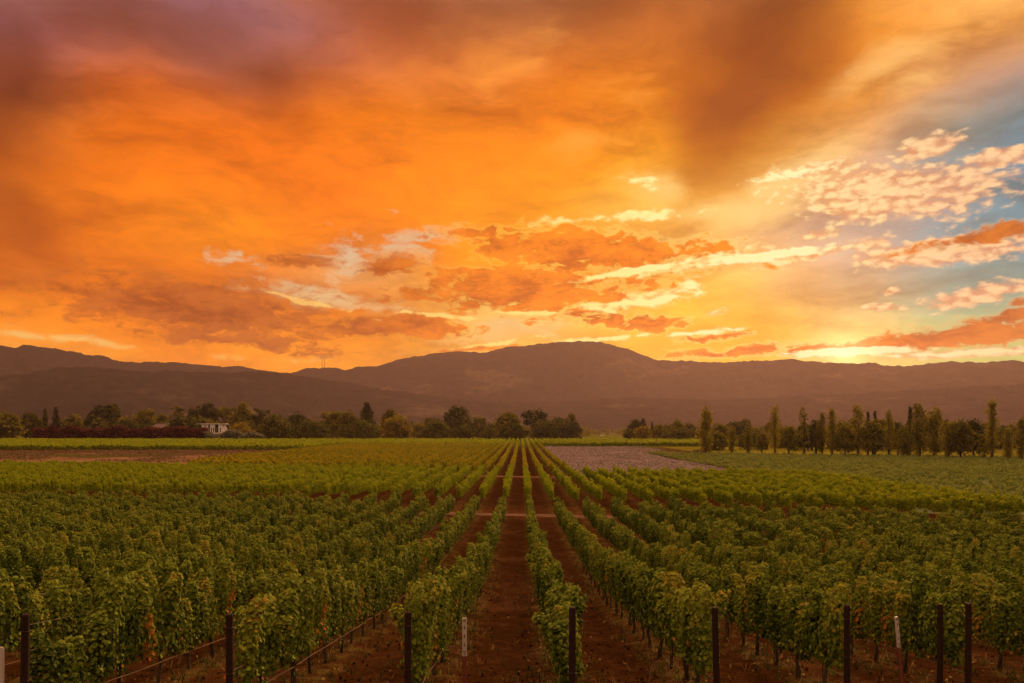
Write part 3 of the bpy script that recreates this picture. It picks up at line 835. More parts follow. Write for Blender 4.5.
def piece(x, y, variants, sz=(.9, 1.12), wid=(.85, 1.15), lx=1.0):
    return (x + rng.gauss(0, .05), y, gz(x, y), R(90) + rng.choice((0, math.pi)) + rng.gauss(0, .03), lx, rng.uniform(*wid), rng.uniform(*sz), rng.randrange(variants))

pts = [piece(x, y, 6, (.84, 1.14)) for _, k, x, y in rest if rng.random() > .03]
scatter('vineyard', pts, mid_meshes, 'dense green vine rows of the nearest block running down to the first lane', M_vine)

pts = []
for k in range(-70, 19):
    x = row_x(k); y = lane_b(x) + .7
    while y < lane_c(x):
        if in_view(x, y): pts.append(piece(x, y, 5))
        y += 1.4
scatter('vineyard', pts, far_meshes, 'bright green block of vine rows between the two crossing dirt lanes', M_vine_far)

pts = []
for k in range(-36, 4):
    x = row_x(k); y = lane_d(x) + 1.6
    top = 346 - rng.uniform(0, 2)
    while y < top:
        lim = -76 if y > 190 else -60 - (y - 140) * .3
        if x > lim and in_view(x, y): pts.append(piece(x, y, 4))
        y += 3.1
scatter('vineyard', pts, yel_meshes, 'yellowing block of vine rows beyond the second lane', M_vine_yellow)

pts = []
for k in range(-190, 46):
    x = row_x(k)
    y = 308.0 if x < -82 else 356.0
    while y < 455 - .12 * max(0, x):
        if in_view(x, y): pts.append(piece(x, y, 4))
        y += 9.2
scatter('vineyard', pts, dst_meshes, 'far green vine rows reaching the line of dark trees', M_vine_far)

pts = []
for k in range(0, 70):
    x = 42.0 + 2.6 * k
    y = 62 + rng.random()
    while y < 262 - .42 * (x - 50):
        if in_view(x, y, 3) and rng.random() < .92 and y > 76 - .16 * (x - 38): pts.append(piece(x, y, 4, (.7, 1.25), (.7, 1.2), 1.05))
        y += 1.9
scatter('young_planting', pts, low_meshes, 'low grey green crop rows between the vine block and the poplars', M_vine_blue, 'crop')

def tufts(mat, seed):
    r = np.random.default_rng(seed); k = 26
    P = r.normal(0, 1, (k, 3)) * np.array((.9, .25, 0)) + np.array((0, 0, .10)); P[:, 2] += r.uniform(0, .16, k)
    N = r.normal(0, .5, (k, 3)) + np.array((0, -.4, .7))
    return leaves_mesh('tuft', P, N, r.uniform(.12, .30, k), np.clip(r.normal(.5, .25, k), 0, 1), mat, 1)
tm = [tufts(M_stub, 1), tufts(M_stub, 2), tufts(M_stub, 3)]
pts = []
for i in range(5200):
    y = rng.uniform(140, 348); f = (y - 150) / 200; x = rng.uniform(9.8, 49 + 4 * f)
    if vnoise(np.array(x), np.array(y), .06, 5) + .5 * vnoise(np.array(x), np.array(y), .35, 6) < rng.uniform(.45, 1.15): continue
    if in_view(x, y, 2): pts.append((x, y, gz(x, y) + .02, rng.gauss(0, .25), rng.uniform(.6, 1.8), 1, rng.uniform(.5, 1.4), rng.randrange(3)))
scatter('stubble', pts, tm, 'pale mown stubble lying in streaks on the mauve field', M_stub, 'stubble')
tm = [tufts(M_stubb, 4), tufts(M_stubb, 5)]
pts = []
for i in range(5200):
    y = rng.uniform(186, 296); x = rng.uniform(-215, -78)
    if vnoise(np.array(x + 900), np.array(y), .05, 7) + .5 * vnoise(np.array(x + 900), np.array(y), .3, 8) < rng.uniform(.45, 1.15): continue
    if in_view(x, y, 2): pts.append((x, y, gz(x, y) + .02, rng.gauss(0, .25), rng.uniform(.6, 1.8), 1, rng.uniform(.6, 1.8), rng.randrange(2)))
scatter('dry_grass', pts, tm, 'brown dry grass growing in patches on the dry field at the left', M_stubb, 'grass')

# ---- row end posts, marker stakes, hoses and wires
post_spots = {-3: (24, 614, 1.9, .012), -2: (230, 614, 1.78, -.004), -1: (408, 612, 1.72, 0.0), 0: (572, 607, 1.75, .003), 1: (717, 607, 1.74, -.02), 2: (847, 605, 1.72, 0.0), 3: (968, 603, 1.70, .006)}
def end_post(x, y, top_z, lean, label, rad=.055):
    z0 = gz(x, y)
    o = empty('end_post', (x, y, z0))
    tag(o, label, 'post', 'posts at the row ends')
    h = top_z - z0
    m = MB()
    m.tube([(0, 0, -.3), (lean * .3, 0, h * .3), (lean * h * .7, 0, h * .7), (lean * h, 0, h - .02), (lean * h, 0, h)], [rad, rad * .98, rad * .95, rad * .93, rad * .78], 10)
    m.build('post', M_postwood, o)
    w = MB()
    for zz in (.86, 1.5):
        if zz < h - .05:
            w.tube([(lean * zz + math.cos(t) * (rad + .006), math.sin(t) * (rad + .006), zz) for t in np.linspace(0, 2 * math.pi, 11)], .004, 4, caps=False)
    w.build('wire_wrap', M_wire, o)
    return o
POSTS = {}
for k, (px, py, h, lean) in post_spots.items():
    x = row_x(k); y = FOC * x / (px - VPX)
    top = CAM_Z - (py - VPY) * y / FOC
    end_post(x, y, top, lean, f"dark end post of the {row_name(k)}")
    POSTS[k] = (x, y, top)
_x = row_x(3) - .35; _y = FOC * _x / (940 - VPX)
end_post(_x, _y, CAM_Z - (604 - VPY) * _y / FOC, .004, 'dark second post just left of the rightmost end post', .05)

def marker(px, pytop, pylow, y, lean, label, turn, marks):
    x = (px - VPX) * y / FOC; top = CAM_Z - (pytop - VPY) * y / FOC; low = CAM_Z - (pylow - VPY) * y / FOC
    z0 = gz(x, y); h = top - z0; hw = low - z0
    o = empty('marker_stake', (x, y, z0), turn)
    tag(o, label, 'marker stake', 'marker stakes')
    o.rotation_euler[1] = lean
    m = MB(); m.box((0, 0, (hw - .2) / 2), (.072, .022, hw + .2)); m.build('red_base', M_markr, o)
    m = MB(); m.box((0, 0, (hw + h) / 2), (.074, .026, h - hw))
    m.box((0, 0, h + .006), (.066, .022, .012)); p = m.build('white_face', M_markw, o)
    if marks:
        q = MB(); ln = h - hw
        def ink(cz, w_, t_, cx=0.0): q.box((cx, -.0145, hw + ln * cz), (w_, .004, t_))
        ink(.97, .034, .008); ink(.925, .034, .008); ink(.947, .008, .03, -.013); ink(.947, .008, .03, .013)      # boxed sign at the top
        for cz in (.76, .53, .30):                                        # three arrow-like signs
            q.add([(-.016, -.0152, hw + ln * cz - .018), (.016, -.0152, hw + ln * cz - .018), (0, -.0152, hw + ln * cz + .022)], [(0, 1, 2)])
            ink(cz + .012, .010, .05)
        ink(.125, .066, .009); ink(.07, .030, .008); ink(.045, .008, .03, .011)
        q.build('printed_marks', M_ink, p)
    return o
marker(464.5, 618.5, 656, 13.3, 0.0, 'white and red marker stake with dark printed marks beside the bare middle aisle', .04, True)
marker(903, 615.5, 646, 14.6, -.13, 'leaning white topped marker stake between two dark end posts', .5, True)
marker(1.5, 648, 700, 10.6, 0.0, 'pale marker stake at the very left edge of the picture', -.3, False)

for k in range(-4, 6):
    x = row_x(k)
    ys = np.concatenate([np.linspace(near_end(x) + .2, 34, 34), np.linspace(36, lane_a(x) - 1, 16)])
    if k in POSTS: ys[0] = POSTS[k][1] + .06
    m = MB()
    m.tube([(x + .09 + .012 * math.sin(i * 1.7), y, gz(x, y) + .46 - .008 * (i % 3 == 1)) for i, y in enumerate(ys)], .0085, 6)
    h = m.build('drip_hose', M_hose)
    tag(h, f"thin pale drip hose along the {row_name(k)}", 'drip hose', 'drip hoses under the vine rows')
    m = MB()
    for zz in (.86, 1.22, 1.56):
        m.tube([(x - .03, y, gz(x, y) + zz) for y in ys[::3]], .0035, 4)
    w = m.build('trellis_wire', M_wire)
    tag(w, f"thin trellis wires along the {row_name(k)}", 'trellis wire', 'trellis wires of the vine rows')

# ---- litter on the soil: clods, straw and weeds near the camera
def clod_mesh():
    V, F = [], []
    r = np.random.default_rng(5)
    ico = bmesh.new(); bmesh.ops.create_icosphere(ico, subdivisions=1, radius=1)
    iv = np.array([v.co for v in ico.verts]); fi = np.array([[v.index for v in f.verts] for f in ico.faces]); ico.free()
    for i in range(9000):
        y = 8 + 34 * r.random() ** 1.6; x = r.uniform(-.62 * y, .62 * y)
        s = .008 + .035 * r.random() ** 3
        z = gz(x, y)
        b = len(V) * len(iv)
        V.append(iv * (s * r.uniform(.6, 1.3, 3)) * r.uniform(.75, 1.2, (len(iv), 1)) + np.array((x, y, z + s * .3 + .01)))
        F.append(fi + i * len(iv))
    return np.concatenate(V), np.concatenate(F)
V, F = clod_mesh()
tag(link('soil_clods', mesh_from('soil_clods', V, F, m_soil)), 'loose reddish clods scattered over the soil of the aisles', 'clods', None, 'stuff')

M_straw = leaf_material('straw_and_weeds', [(0.0, (0.03, 0.045, 0.01)), (0.4, (0.065, 0.06, 0.016)), (0.7, (0.15, 0.085, 0.03)), (1.0, (0.26, 0.155, 0.065))], .2)
def weeds_mesh():
    r = np.random.default_rng(8)
    V, F, T = [], [], []
    b = 0
    for i in range(5200):
        k = r.integers(-5, 7); x = row_x(k) + r.normal(0, .30)
        if r.random() < .25: x += r.uniform(-1, 1)
        y = near_end(x) - 1 + 34 * r.random() ** 1.5
        if not in_view(x, y, 1): continue
        z = gz(x, y) + .03
        tn = r.random()
        for j in range(r.integers(3, 8)):
            a = r.uniform(0, 6.28); ln = r.uniform(.05, .24); w = .006 + .008 * r.random(); lean = r.uniform(.2, 1.2)
            d = np.array((math.cos(a), math.sin(a), 0)); s = np.array((-math.sin(a), math.cos(a), 0)) * w
            p = np.array((x, y, z)) + d * r.uniform(0, .06)
            m_ = p + d * ln * .5 * lean + np.array((0, 0, ln * .7)); e = p + d * ln * 1.1 * lean + np.array((0, 0, ln * (1.1 - .5 * lean)))
            V += [p - s, p + s, m_ + s * .7, m_ - s * .7, e]; F += [(b, b + 1, b + 2), (b, b + 2, b + 3), (b + 3, b + 2, b + 4)]
            T += [min(1, max(0, tn + r.normal(0, .12)))] * 3
            b += 5
    return np.array(V), np.array(F), T
V, F, T = weeds_mesh()
tag(link('weeds', mesh_from('weeds', V, F, M_straw, False, T)), 'dry weeds and straw growing along the foot of the vine rows', 'weeds', None, 'stuff')

M_fallen = leaf_material('fallen_vine_leaves', [(0.0, (0.05, 0.035, 0.015)), (0.5, (0.13, 0.075, 0.03)), (1.0, (0.24, 0.15, 0.05))], .05)
r = np.random.default_rng(21)
k_ = r.integers(-5, 7, 2600); X = ROW_X0 + k_ * PITCH + r.normal(0, .42, 2600)
Y = 8 + 30 * r.random(2600) ** 1.4
sel = np.abs(X) < .66 * Y + 1
X, Y = X[sel], Y[sel]
P = np.stack([X, Y, ground_z(X, Y) + .055], -1)
N = r.normal(0, .35, P.shape) + np.array((0, 0, 1))
tag(link('fallen_leaves', leaves_mesh('fallen_leaves', P, N, r.uniform(.04, .085, len(P)), r.random(len(P)), M_fallen, 0)), 'brown fallen vine leaves lying on the soil beside the nearest rows', 'fallen leaves', None, 'stuff')

# ================================================================== trees
T_dark = leaf_material('dark_evergreen_leaves', [(0.0, (0.018, 0.022, 0.005)), (0.5, (0.050, 0.054, 0.010)), (1.0, (0.10, 0.092, 0.016))], .2)
T_olive = leaf_material('olive_tree_leaves', [(0.0, (0.055, 0.052, 0.006)), (0.5, (0.125, 0.112, 0.012)), (1.0, (0.22, 0.175, 0.020))], .35)
T_yellow = leaf_material('yellowing_tree_leaves', [(0.0, (0.09, 0.075, 0.007)), (0.5, (0.20, 0.15, 0.012)), (1.0, (0.32, 0.21, 0.02))], .35)
T_poplar = leaf_material('poplar_leaves', [(0.0, (0.075, 0.068, 0.008)), (0.5, (0.175, 0.15, 0.016)), (1.0, (0.28, 0.215, 0.025))], .4)
T_bush = leaf_material('bush_leaves', [(0.0, (0.032, 0.036, 0.005)), (0.5, (0.080, 0.080, 0.010)), (1.0, (0.15, 0.13, 0.016))], .25)
T_purple = leaf_material('burgundy_leaves', [(0.0, (0.03, 0.009, 0.008)), (0.5, (0.080, 0.020, 0.017)), (1.0, (0.15, 0.042, 0.032))], .2)
T_silver = leaf_material('silver_leaves', [(0.0, (0.05, 0.055, 0.035)), (0.5, (0.11, 0.11, 0.07)), (1.0, (0.19, 0.17, 0.11))], .2)

def crown_points(r, shape, W, H, base):
    """leaf clumps over limbs: returns positions, normals and tints"""
    P, N, T = [], [], []
    if shape == 'poplar':     clumps = 62
    elif shape == 'conifer':  clumps = 80
    elif shape == 'airy':     clumps = 44
    else:                     clumps = 70
    cs = []
    for i in range(clumps):
        t = (i + r.random()) / clumps
        a = r.uniform(0, 6.28)
        if shape == 'poplar':
            rad = W / 2 * (.30 + .75 * math.sin(math.pi * min(1, .12 + .86 * t)) ** .7) * r.uniform(.1, .8)
            c = np.array((math.cos(a) * rad, math.sin(a) * rad, base + (H - base) * (.02 + .94 * t))); s = W * r.uniform(.16, .30)
        elif shape == 'conifer':
            rad = W / 2 * (1.02 - t) * r.uniform(.2, .95)
            c = np.array((math.cos(a) * rad, math.sin(a) * rad, base + (H - base) * (.03 + .92 * t))); s = W * (.24 - .15 * t) * r.uniform(.7, 1.2)
        elif shape == 'airy':
            rad = W / 2 * r.uniform(.2, .92)
            c = np.array((math.cos(a) * rad, math.sin(a) * rad, base + (H - base) * r.beta(1.6, 1.1) * .9)); s = W * r.uniform(.10, .18)
        else:
            u = r.uniform(-.5, 1); rad = W / 2 * math.sqrt(max(.05, 1 - u * u)) * r.uniform(.45, .86)
            c = np.array((math.cos(a) * rad, math.sin(a) * rad, base + (H - base) * (.38 + .54 * u * r.uniform(.75, 1.0)))); s = W * r.uniform(.13, .25)
        cs.append((c, s))
        k = int(r.uniform(22, 40))
        d = r.normal(size=(k, 3)); d /= np.linalg.norm(d, axis=1, keepdims=True)
        q = c + d * s * r.uniform(.35, 1.1, (k, 1)) * np.array((1, 1, .8 if shape != 'poplar' else 1.5))
        q[:, 2] = np.maximum(q[:, 2], .1)
        P.append(q); N.append(d + r.normal(0, .5, (k, 3)) + np.array((0, 0, .35)))
        tn = r.normal(.45, .16)
        T.append(np.clip(tn + r.normal(0, .15, k), 0, 1))
    return np.concatenate(P), np.concatenate(N), np.concatenate(T), cs

tree_no = [0]
def tree(px, py0, py1, wpx, shape, mat, label, dist, name='tree', cat='tree', group=None, clear=.12, depth=1.0):
    """px: bearing; py0/py1: heights of foot and top; dist: metres from the camera along the rows"""
    tree_no[0] += 1
    r = np.random.default_rng(900 + tree_no[0])
    x = (px - VPX) * dist / FOC
    z0 = gz(x, dist)
    H = CAM_Z - (py1 - VPY) * dist / FOC - z0
    W = wpx * dist / FOC
    o = empty(name, (x, dist, z0), r.uniform(0, 6.28))
    tag(o, label, cat, group)
    P, N, T, cs = crown_points(r, shape, W, H, clear * H)
    s = min(W, H)
    S = s * r.uniform(.055, .105, len(P))
    if depth != 1.0: P[:, 1] *= depth
    me = leaves_mesh('crown', P, N, S, T, mat, 1)
    link('crown', me, o)
    m = MB()
    th = (.72 if shape in ('poplar', 'conifer') else .5) * H
    tr = max(.12, .022 * H) * (1.5 if shape == 'round' else 1)
    wob = r.normal(0, .012 * H, (4, 2))
    tp = [(0, 0, -.4)] + [(wob[i, 0] * (i > 0), wob[i, 1] * (i > 0), th * f) for i, f in enumerate((.08, .35, .68, 1))]
    m.tube(tp, [tr * 1.25, tr, tr * .8, tr * .55, tr * .25], 7)
    for c, s_ in (cs[i] for i in r.choice(len(cs), min(9, len(cs)), replace=False)):
        f = min(.95, max(.2, (c[2] / H) * .7 / (th / H) * .75)); st = np.array((wob[2, 0] * f, wob[2, 1] * f, th * f))
        if c[2] < st[2]: st[2] = c[2] * .7
        mid_ = (st + c) / 2 + np.array((0, 0, .04 * H))
        m.tube([st, mid_, c], [tr * .4, tr * .28, tr * .1], 5)
    m.build('trunk', M_treebark, o, smooth=True)
    return o

FAR = 'trees along the far edge of the vineyard'
D_ = 505
for a in [
 # bearing, foot, top, width, shape, leaves, label, distance
 (6, 434, 412, 30, 'round', T_olive, 'olive green round tree at the far left edge of the tree line', 560),
 (30, 434, 413, 22, 'round', T_bush, 'low dark green tree just left of the two small dark conifers', 600),
 (45, 433, 408, 11, 'conifer', T_dark, 'small dark conifer, left one of a pair above the burgundy hedge', 640),
 (56, 433, 406, 13, 'conifer', T_dark, 'small dark conifer, right one of a pair above the burgundy hedge', 640),
 (73, 433, 414, 24, 'round', T_olive, 'low olive tree between the conifer pair and the broad round tree', 650),
 (106, 433, 403, 38, 'round', T_dark, 'broad dark round tree rising above the middle of the burgundy hedge', 640),
 (126, 434, 416, 20, 'round', T_yellow, 'yellowish low tree behind the burgundy hedge beside the broad round tree', 620),
 (143, 433, 407, 26, 'airy', T_olive, 'thin airy tree left of the pale roofed house', 640),
 (161, 433, 413, 20, 'round', T_olive, 'small olive tree directly behind the pale roofed house', 660),
 (178, 433, 404, 15, 'airy', T_olive, 'slim open tree between the pale roofed house and the white building', 640),
 (193, 433, 406, 17, 'round', T_dark, 'narrow dark tree behind the left end of the white building', 640),
 (207, 433, 402, 26, 'round', T_dark, 'tall dark tree standing behind the middle of the white building', 640),
 (226, 433, 405, 20, 'airy', T_olive, 'open tree behind the right end of the white building', 650),
 (243, 434, 402, 25, 'round', T_olive, 'rounded olive tree behind the silvery shrubs', 620),
 (241, 436, 423, 26, 'round', T_yellow, 'low yellow green tree right of the white building', 560),
 (262, 434, 405, 18, 'airy', T_dark, 'open dark tree above the dark bushes right of the silvery shrubs', 600),
 (276, 438, 414, 32, 'round', T_bush, 'big dark bushy tree just right of the silvery shrubs', D_),
 (297, 436, 412, 26, 'round', T_dark, 'dark tree left of a long low clump of bushes', 560),
 (311, 438, 421, 42, 'round', T_bush, 'wide low dark bush beside the big dark bushy tree', D_),
 (333, 435, 411, 26, 'airy', T_olive, 'open pale tree left of the tall layered conifer', 580),
 (348, 435, 409, 20, 'round', T_olive, 'grey olive tree touching the tall layered conifer on its left', 570),
 (367, 436, 402, 25, 'conifer', T_dark, 'tall layered dark conifer, tallest of the trees left of the middle rows', 530),
 (362, 439, 422, 40, 'round', T_bush, 'low dark bush at the foot of the tall layered conifer', D_),
 (391, 435, 409, 22, 'round', T_olive, 'olive tree behind the yellow green bush', 560),
 (397, 438, 416, 30, 'round', T_yellow, 'yellow green rounded bush right of the tall layered conifer', D_),
 (429, 435, 415, 12, 'round', T_olive, 'small tree above the pair of dark round bushes', 580),
 (458, 436, 405, 30, 'round', T_dark, 'tall round headed dark tree behind the pair of dark round bushes', 560),
 (437, 440, 421, 30, 'round', T_bush, 'left one of a pair of dark round bushes at the field edge', D_),
 (463, 440, 424, 22, 'round', T_bush, 'right one of a pair of dark round bushes at the field edge', D_),
 (478, 435, 416, 18, 'airy', T_olive, 'thin tree between the tall round headed tree and the middle rows', 580),
 (488, 440, 427, 17, 'round', T_bush, 'small dark bush left of the end of the middle aisle', D_),
 (508, 438, 412, 28, 'round', T_olive, 'rounded tree standing right over the end of the middle aisle', 540),
 (516, 440, 424, 18, 'round', T_bush, 'small dark bush right at the end of the middle aisle', D_),
 (534, 437, 409, 26, 'airy', T_dark, 'open twin headed tree just right of the end of the middle aisle', 540),
 (546, 441, 420, 32, 'round', T_bush, 'wide dark bush below the open twin headed tree', D_),
 (571, 440, 410, 15, 'round', T_olive, 'slim tree growing out of the dark bush by the meadow gap', 520),
 (571, 441, 422, 26, 'round', T_dark, 'dark bush at the left side of the meadow gap', D_),
 (630, 443, 428, 14, 'round', T_bush, 'dark bush at the right side of the meadow gap', 470),
 (642, 443, 426, 20, 'round', T_yellow, 'yellowing round bush at the right side of the meadow gap', 460),
 (643, 438, 418, 14, 'conifer', T_dark, 'dark pointed conifer behind the yellowing round bush', 560),
 (652, 438, 421, 7, 'conifer', T_dark, 'very slim dark conifer beside the pointed one', 560),
 (660, 440, 425, 18, 'round', T_olive, 'low olive bush between the slim conifer and the dark oval bush', 500),
 (681, 443, 428, 26, 'round', T_bush, 'dark oval bush left of the first tall poplar', 440),
 (721, 443, 424, 24, 'round', T_olive, 'round olive tree just right of the first tall poplar', 420),
 (737, 444, 421, 24, 'round', T_dark, 'dark round tree between the first two poplars', 430),
 (757, 443, 427, 22, 'round', T_olive, 'low tree left of the second tall poplar', 440),
]:
    tree(a[0], a[1], a[2], a[3], a[4], a[5], a[6], a[7], {'conifer': 'conifer'}.get(a[4], 'bush' if 'bush' in a[6].split(' at ')[0].split(' behind ')[0].split(' above ')[0].split(' below ')[0].split(' of ')[0].split(' left')[0].split(' just')[0] and a[4] == 'round' and a[2] > 413 and 'tree' not in a[6].split(' ')[:5] else 'tree'), 'tree', FAR, .0 if a[2] > 413 else .05)

POP = 'trees of the poplar row'
for px, top, w, shape, mat, label, off in [
 (706, 409, 15, 'poplar', T_poplar, 'broad feathery poplar at the left end of the poplar row', 0),
 (732, 428, 9, 'poplar', T_poplar, 'short young poplar right of the leftmost poplar', 0),
 (748, 427, 8, 'poplar', T_olive, 'short young poplar left of the slender second tall poplar', 2),
 (762, 430, 10, 'round', T_olive, 'small round tree touching the second tall poplar', 8),
 (775, 405, 10, 'poplar', T_poplar, 'slender tall poplar, second tall one from the left end of the row', 0),
 (789, 425, 15, 'round', T_olive, 'small bushy tree between the slender poplar and the bare thin poplar', 0),
 (804, 402, 9, 'airy', T_poplar, 'bare thin poplar with see-through crown', 0),
 (816, 418, 13, 'round', T_dark, 'dark bushy tree right of the bare thin poplar', 9),
 (822, 413, 10, 'poplar', T_olive, 'olive poplar leaning into the tall yellowish poplar', 4),
 (832, 408, 11, 'poplar', T_poplar, 'tall yellowish poplar right of the bare thin poplar', 0),
 (845, 422, 17, 'round', T_olive, 'bushy tree between two tall yellowish poplars', 0),
 (858, 405, 13, 'poplar', T_poplar, 'broad yellowish poplar left of the dark twin conifers', 0),
 (868, 410, 9, 'conifer', T_dark, 'dark conifer, left of the twin pair in the poplar row', 14),
 (875, 409, 9, 'conifer', T_dark, 'dark conifer, right of the twin pair in the poplar row', 14),
 (873, 417, 20, 'round', T_olive, 'leafy olive tree in front of the dark twin conifers', 0),
 (889, 410, 10, 'poplar', T_poplar, 'slim poplar right of the dark twin conifers', 0),
 (898, 420, 12, 'round', T_dark, 'dark low tree behind the slim poplar', 16),
 (904, 426, 13, 'poplar', T_olive, 'short olive poplar at the foot of the tall dark conifer', 0),
 (910, 405, 11, 'conifer', T_dark, 'tall dark conifer in the middle of the poplar row', 12),
 (920, 404, 15, 'poplar', T_olive, 'stout tall poplar right beside the tall dark conifer', 0),
 (934, 409, 16, 'poplar', T_poplar, 'wide yellowish poplar right of the stout tall one', 2),
 (948, 423, 12, 'poplar', T_poplar, 'short yellowish poplar with a bare foot', 0),
 (960, 415, 22, 'round', T_olive, 'big bushy tree left of the dark round tree', 0),
 (974, 418, 20, 'round', T_dark, 'dark round tree left of the tallest poplar', 16),
 (984, 432, 9, 'airy', T_poplar, 'small thin tree at the foot of the tallest poplar', 0),
 (992, 399, 13, 'poplar', T_poplar, 'tallest poplar, dense and straight, near the right edge', 0),
 (1008, 429, 10, 'poplar', T_poplar, 'short poplar between the tallest poplar and the right edge', 0),
 (1022, 418, 12, 'poplar', T_olive, 'dark poplar cut by the right edge of the picture', 0),
 (1040, 410, 14, 'poplar', T_poplar, 'poplar just beyond the right edge of the picture', 0),
]:
    if px > 1030: continue
    y = 266 - (px - 705) * .195 + off
    tree(px, 0, top, w * (1.2 if shape == 'poplar' else 1.2), shape, mat, label, y, {'poplar': 'poplar', 'conifer': 'conifer'}.get(shape, 'tree'), 'tree', POP, .12 if shape == 'poplar' else .08)

for i, (px, top, w, what) in enumerate([
 (716, 431, 16, 'the leftmost poplar and its short neighbour'), (752, 432, 18, 'two short young poplars'), (782, 427, 20, 'the slender tall poplar and the bare thin poplar'),
 (808, 424, 20, 'the bare thin poplar and the dark bushy tree'), (838, 421, 22, 'the tall yellowish poplar and the bushy tree'), (852, 423, 20, 'the bushy tree and the broad yellowish poplar'),
 (882, 419, 20, 'the dark twin conifers and the slim poplar'), (896, 427, 20, 'the slim poplar and the short olive poplar'), (927, 417, 20, 'the stout tall poplar and the wide yellowish poplar'),
 (942, 420, 20, 'the wide yellowish poplar and the short bare footed one'), (952, 424, 18, 'the short bare footed poplar and the big bushy tree'), (968, 424, 18, 'the big bushy tree and the dark round tree'),
 (983, 422, 16, 'the dark round tree and the tallest poplar'), (1001, 427, 20, 'the tallest poplar and its short neighbour'), (1015, 424, 18, 'the short poplar and the right edge')]):
    tree(px, 0, top, w * 1.65, 'round', T_bush if i % 2 else T_olive, f"tree farther back between {what}", 300 + 16 * (i % 3), 'tree', 'tree', POP, .02)

for i in range(34):
    px = 8 + 17.2 * i + rng.uniform(-6, 6)
    if 575 < px: continue
    tree(px, 0, rng.uniform(415, 425), rng.uniform(18, 34), 'round', rng.choice((T_olive, T_bush, T_bush, T_dark)), 'low bushy tree filling the belt behind the nearer far trees', rng.uniform(560, 680), 'bush', 'bush', 'low growth of the far tree belt', 0.0)

for i in range(15):
    tree(634 + 10.5 * i + rng.uniform(-5, 5), 0, rng.choice((418, 421, 424, 427, 429, 431)) + rng.uniform(-1, 1), rng.uniform(10, 21), 'round', rng.choice((T_olive, T_bush, T_dark)), 'low bushy tree filling the belt behind the right-hand trees', rng.uniform(470, 580), 'bush', 'bush', 'low growth behind the poplar end of the tree line', 0.0)

# woods far down the valley: a mass nobody could count
def woods():
    r = np.random.default_rng(77)
    P, N, S, T = [], [], [], []
    for i in range(900):
        d = r.uniform(760, 1500); px = r.uniform(-20, 1050)
        x = (px - VPX) * d / FOC; z = gz(x, d); H = r.uniform(5, 12); W = r.uniform(8, 20)
        if 586 < px < 628 and d < 1250: continue
        k = 40
        dd = r.normal(size=(k, 3)); dd /= np.linalg.norm(dd, axis=1, keepdims=True)
        P.append(np.array((x, d, z + H * .5)) + dd * np.array((W / 2, W / 2, H * .5)) * r.uniform(.6, 1, (k, 1)))
        N.append(dd + r.normal(0, .4, (k, 3))); S.append(r.uniform(1.5, 3.2, k)); T.append(np.clip(r.normal(.4, .2) + r.normal(0, .12, k), 0, 1))
    me = leaves_mesh('far_woods', np.concatenate(P), np.concatenate(N), np.concatenate(S), np.concatenate(T), T_olive, 1)
    tag(link('far_woods', me), 'hazy belt of woods across the valley at the foot of the hills', 'woods', None, 'stuff')
woods()

def hedge(px0, px1, pytop, d0, d1, mat, label, name, wob, seed):
    r = np.random.default_rng(seed)
    x0, x1 = (px0 - VPX) * d0 / FOC, (px1 - VPX) * d1 / FOC
    z0, z1 = gz(x0, d0), gz(x1, d1)
    o = empty(name, ((x0 + x1) / 2, (d0 + d1) / 2, (z0 + z1) / 2))
    tag(o, label, 'hedge')
    n_ = 11000
    t = r.random(n_); X = x0 + (x1 - x0) * t; Y = d0 + (d1 - d0) * t
    H = CAM_Z - (pytop - VPY) * Y / FOC - (z0 + (z1 - z0) * t)
    H = H * (1 - wob + wob * 2 * vnoise(X * 1.0, Y * 0, .22, seed))
    h = r.beta(1.5, 1.0, n_) * H
    dep = r.normal(0, 1.5, n_)
    P = np.stack([X, Y + dep, z0 + (z1 - z0) * t + h], -1) - np.array(o.location)
    N = np.stack([r.normal(0, .5, n_), -np.abs(r.normal(.6, .4, n_)), r.normal(.5, .4, n_)], -1)
    T = np.clip(.2 + .5 * vnoise(X, h, .5, seed + 3) + r.normal(0, .14, n_), 0, 1)
    link('foliage', leaves_mesh('foliage', P, N, r.uniform(.6, 1.2, n_), T, mat, 1), o)
    m = MB()
    for i in range(int(abs(x1 - x0) / 4)):
        tt = (i + .5) / int(abs(x1 - x0) / 4)
        q = np.array((x0 + (x1 - x0) * tt, d0 + (d1 - d0) * tt, z0 + (z1 - z0) * tt)) - np.array(o.location)
        m.tube([q + np.array((0, 0, -.2)), q + np.array((r.normal(0, .2), 0, 2.6))], [.16, .09], 5)
    m.build('stems', M_treebark, o)
hedge(34, 207, 427.5, 466, 462, T_purple, 'long dark burgundy hedge in front of the houses', 'burgundy_hedge', .16, 41)
hedge(206, 263, 432.5, 462, 462, T_silver, 'silvery grey hedge of shrubs right of the burgundy hedge', 'silver_hedge', .3, 43)

def mound(px, d, w, h, mat, label, name):
    r = np.random.default_rng(int(px)); x = (px - VPX) * d / FOC
    k = 420; dd = r.normal(size=(k, 3)); dd[:, 2] = np.abs(dd[:, 2]); dd /= np.linalg.norm(dd, axis=1, keepdims=True)
    P = dd * np.array((w / 2, w / 3, h)) * r.uniform(.6, 1, (k, 1))
    o = link(name, leaves_mesh(name, P, dd + r.normal(0, .4, (k, 3)), r.uniform(.25, .5, k), np.clip(r.normal(.35, .2, k), 0, 1), mat, 1), None, (x, d, gz(x, d)))
    tag(o, label, 'bush')
mound(213, 211, 3.2, 1.0, T_purple, 'small dark bush alone on the dry field at the left', 'bush')
mound(700, 262, 9, 1.6, T_purple, 'low reddish bush line at the foot of the leftmost poplar', 'bush')

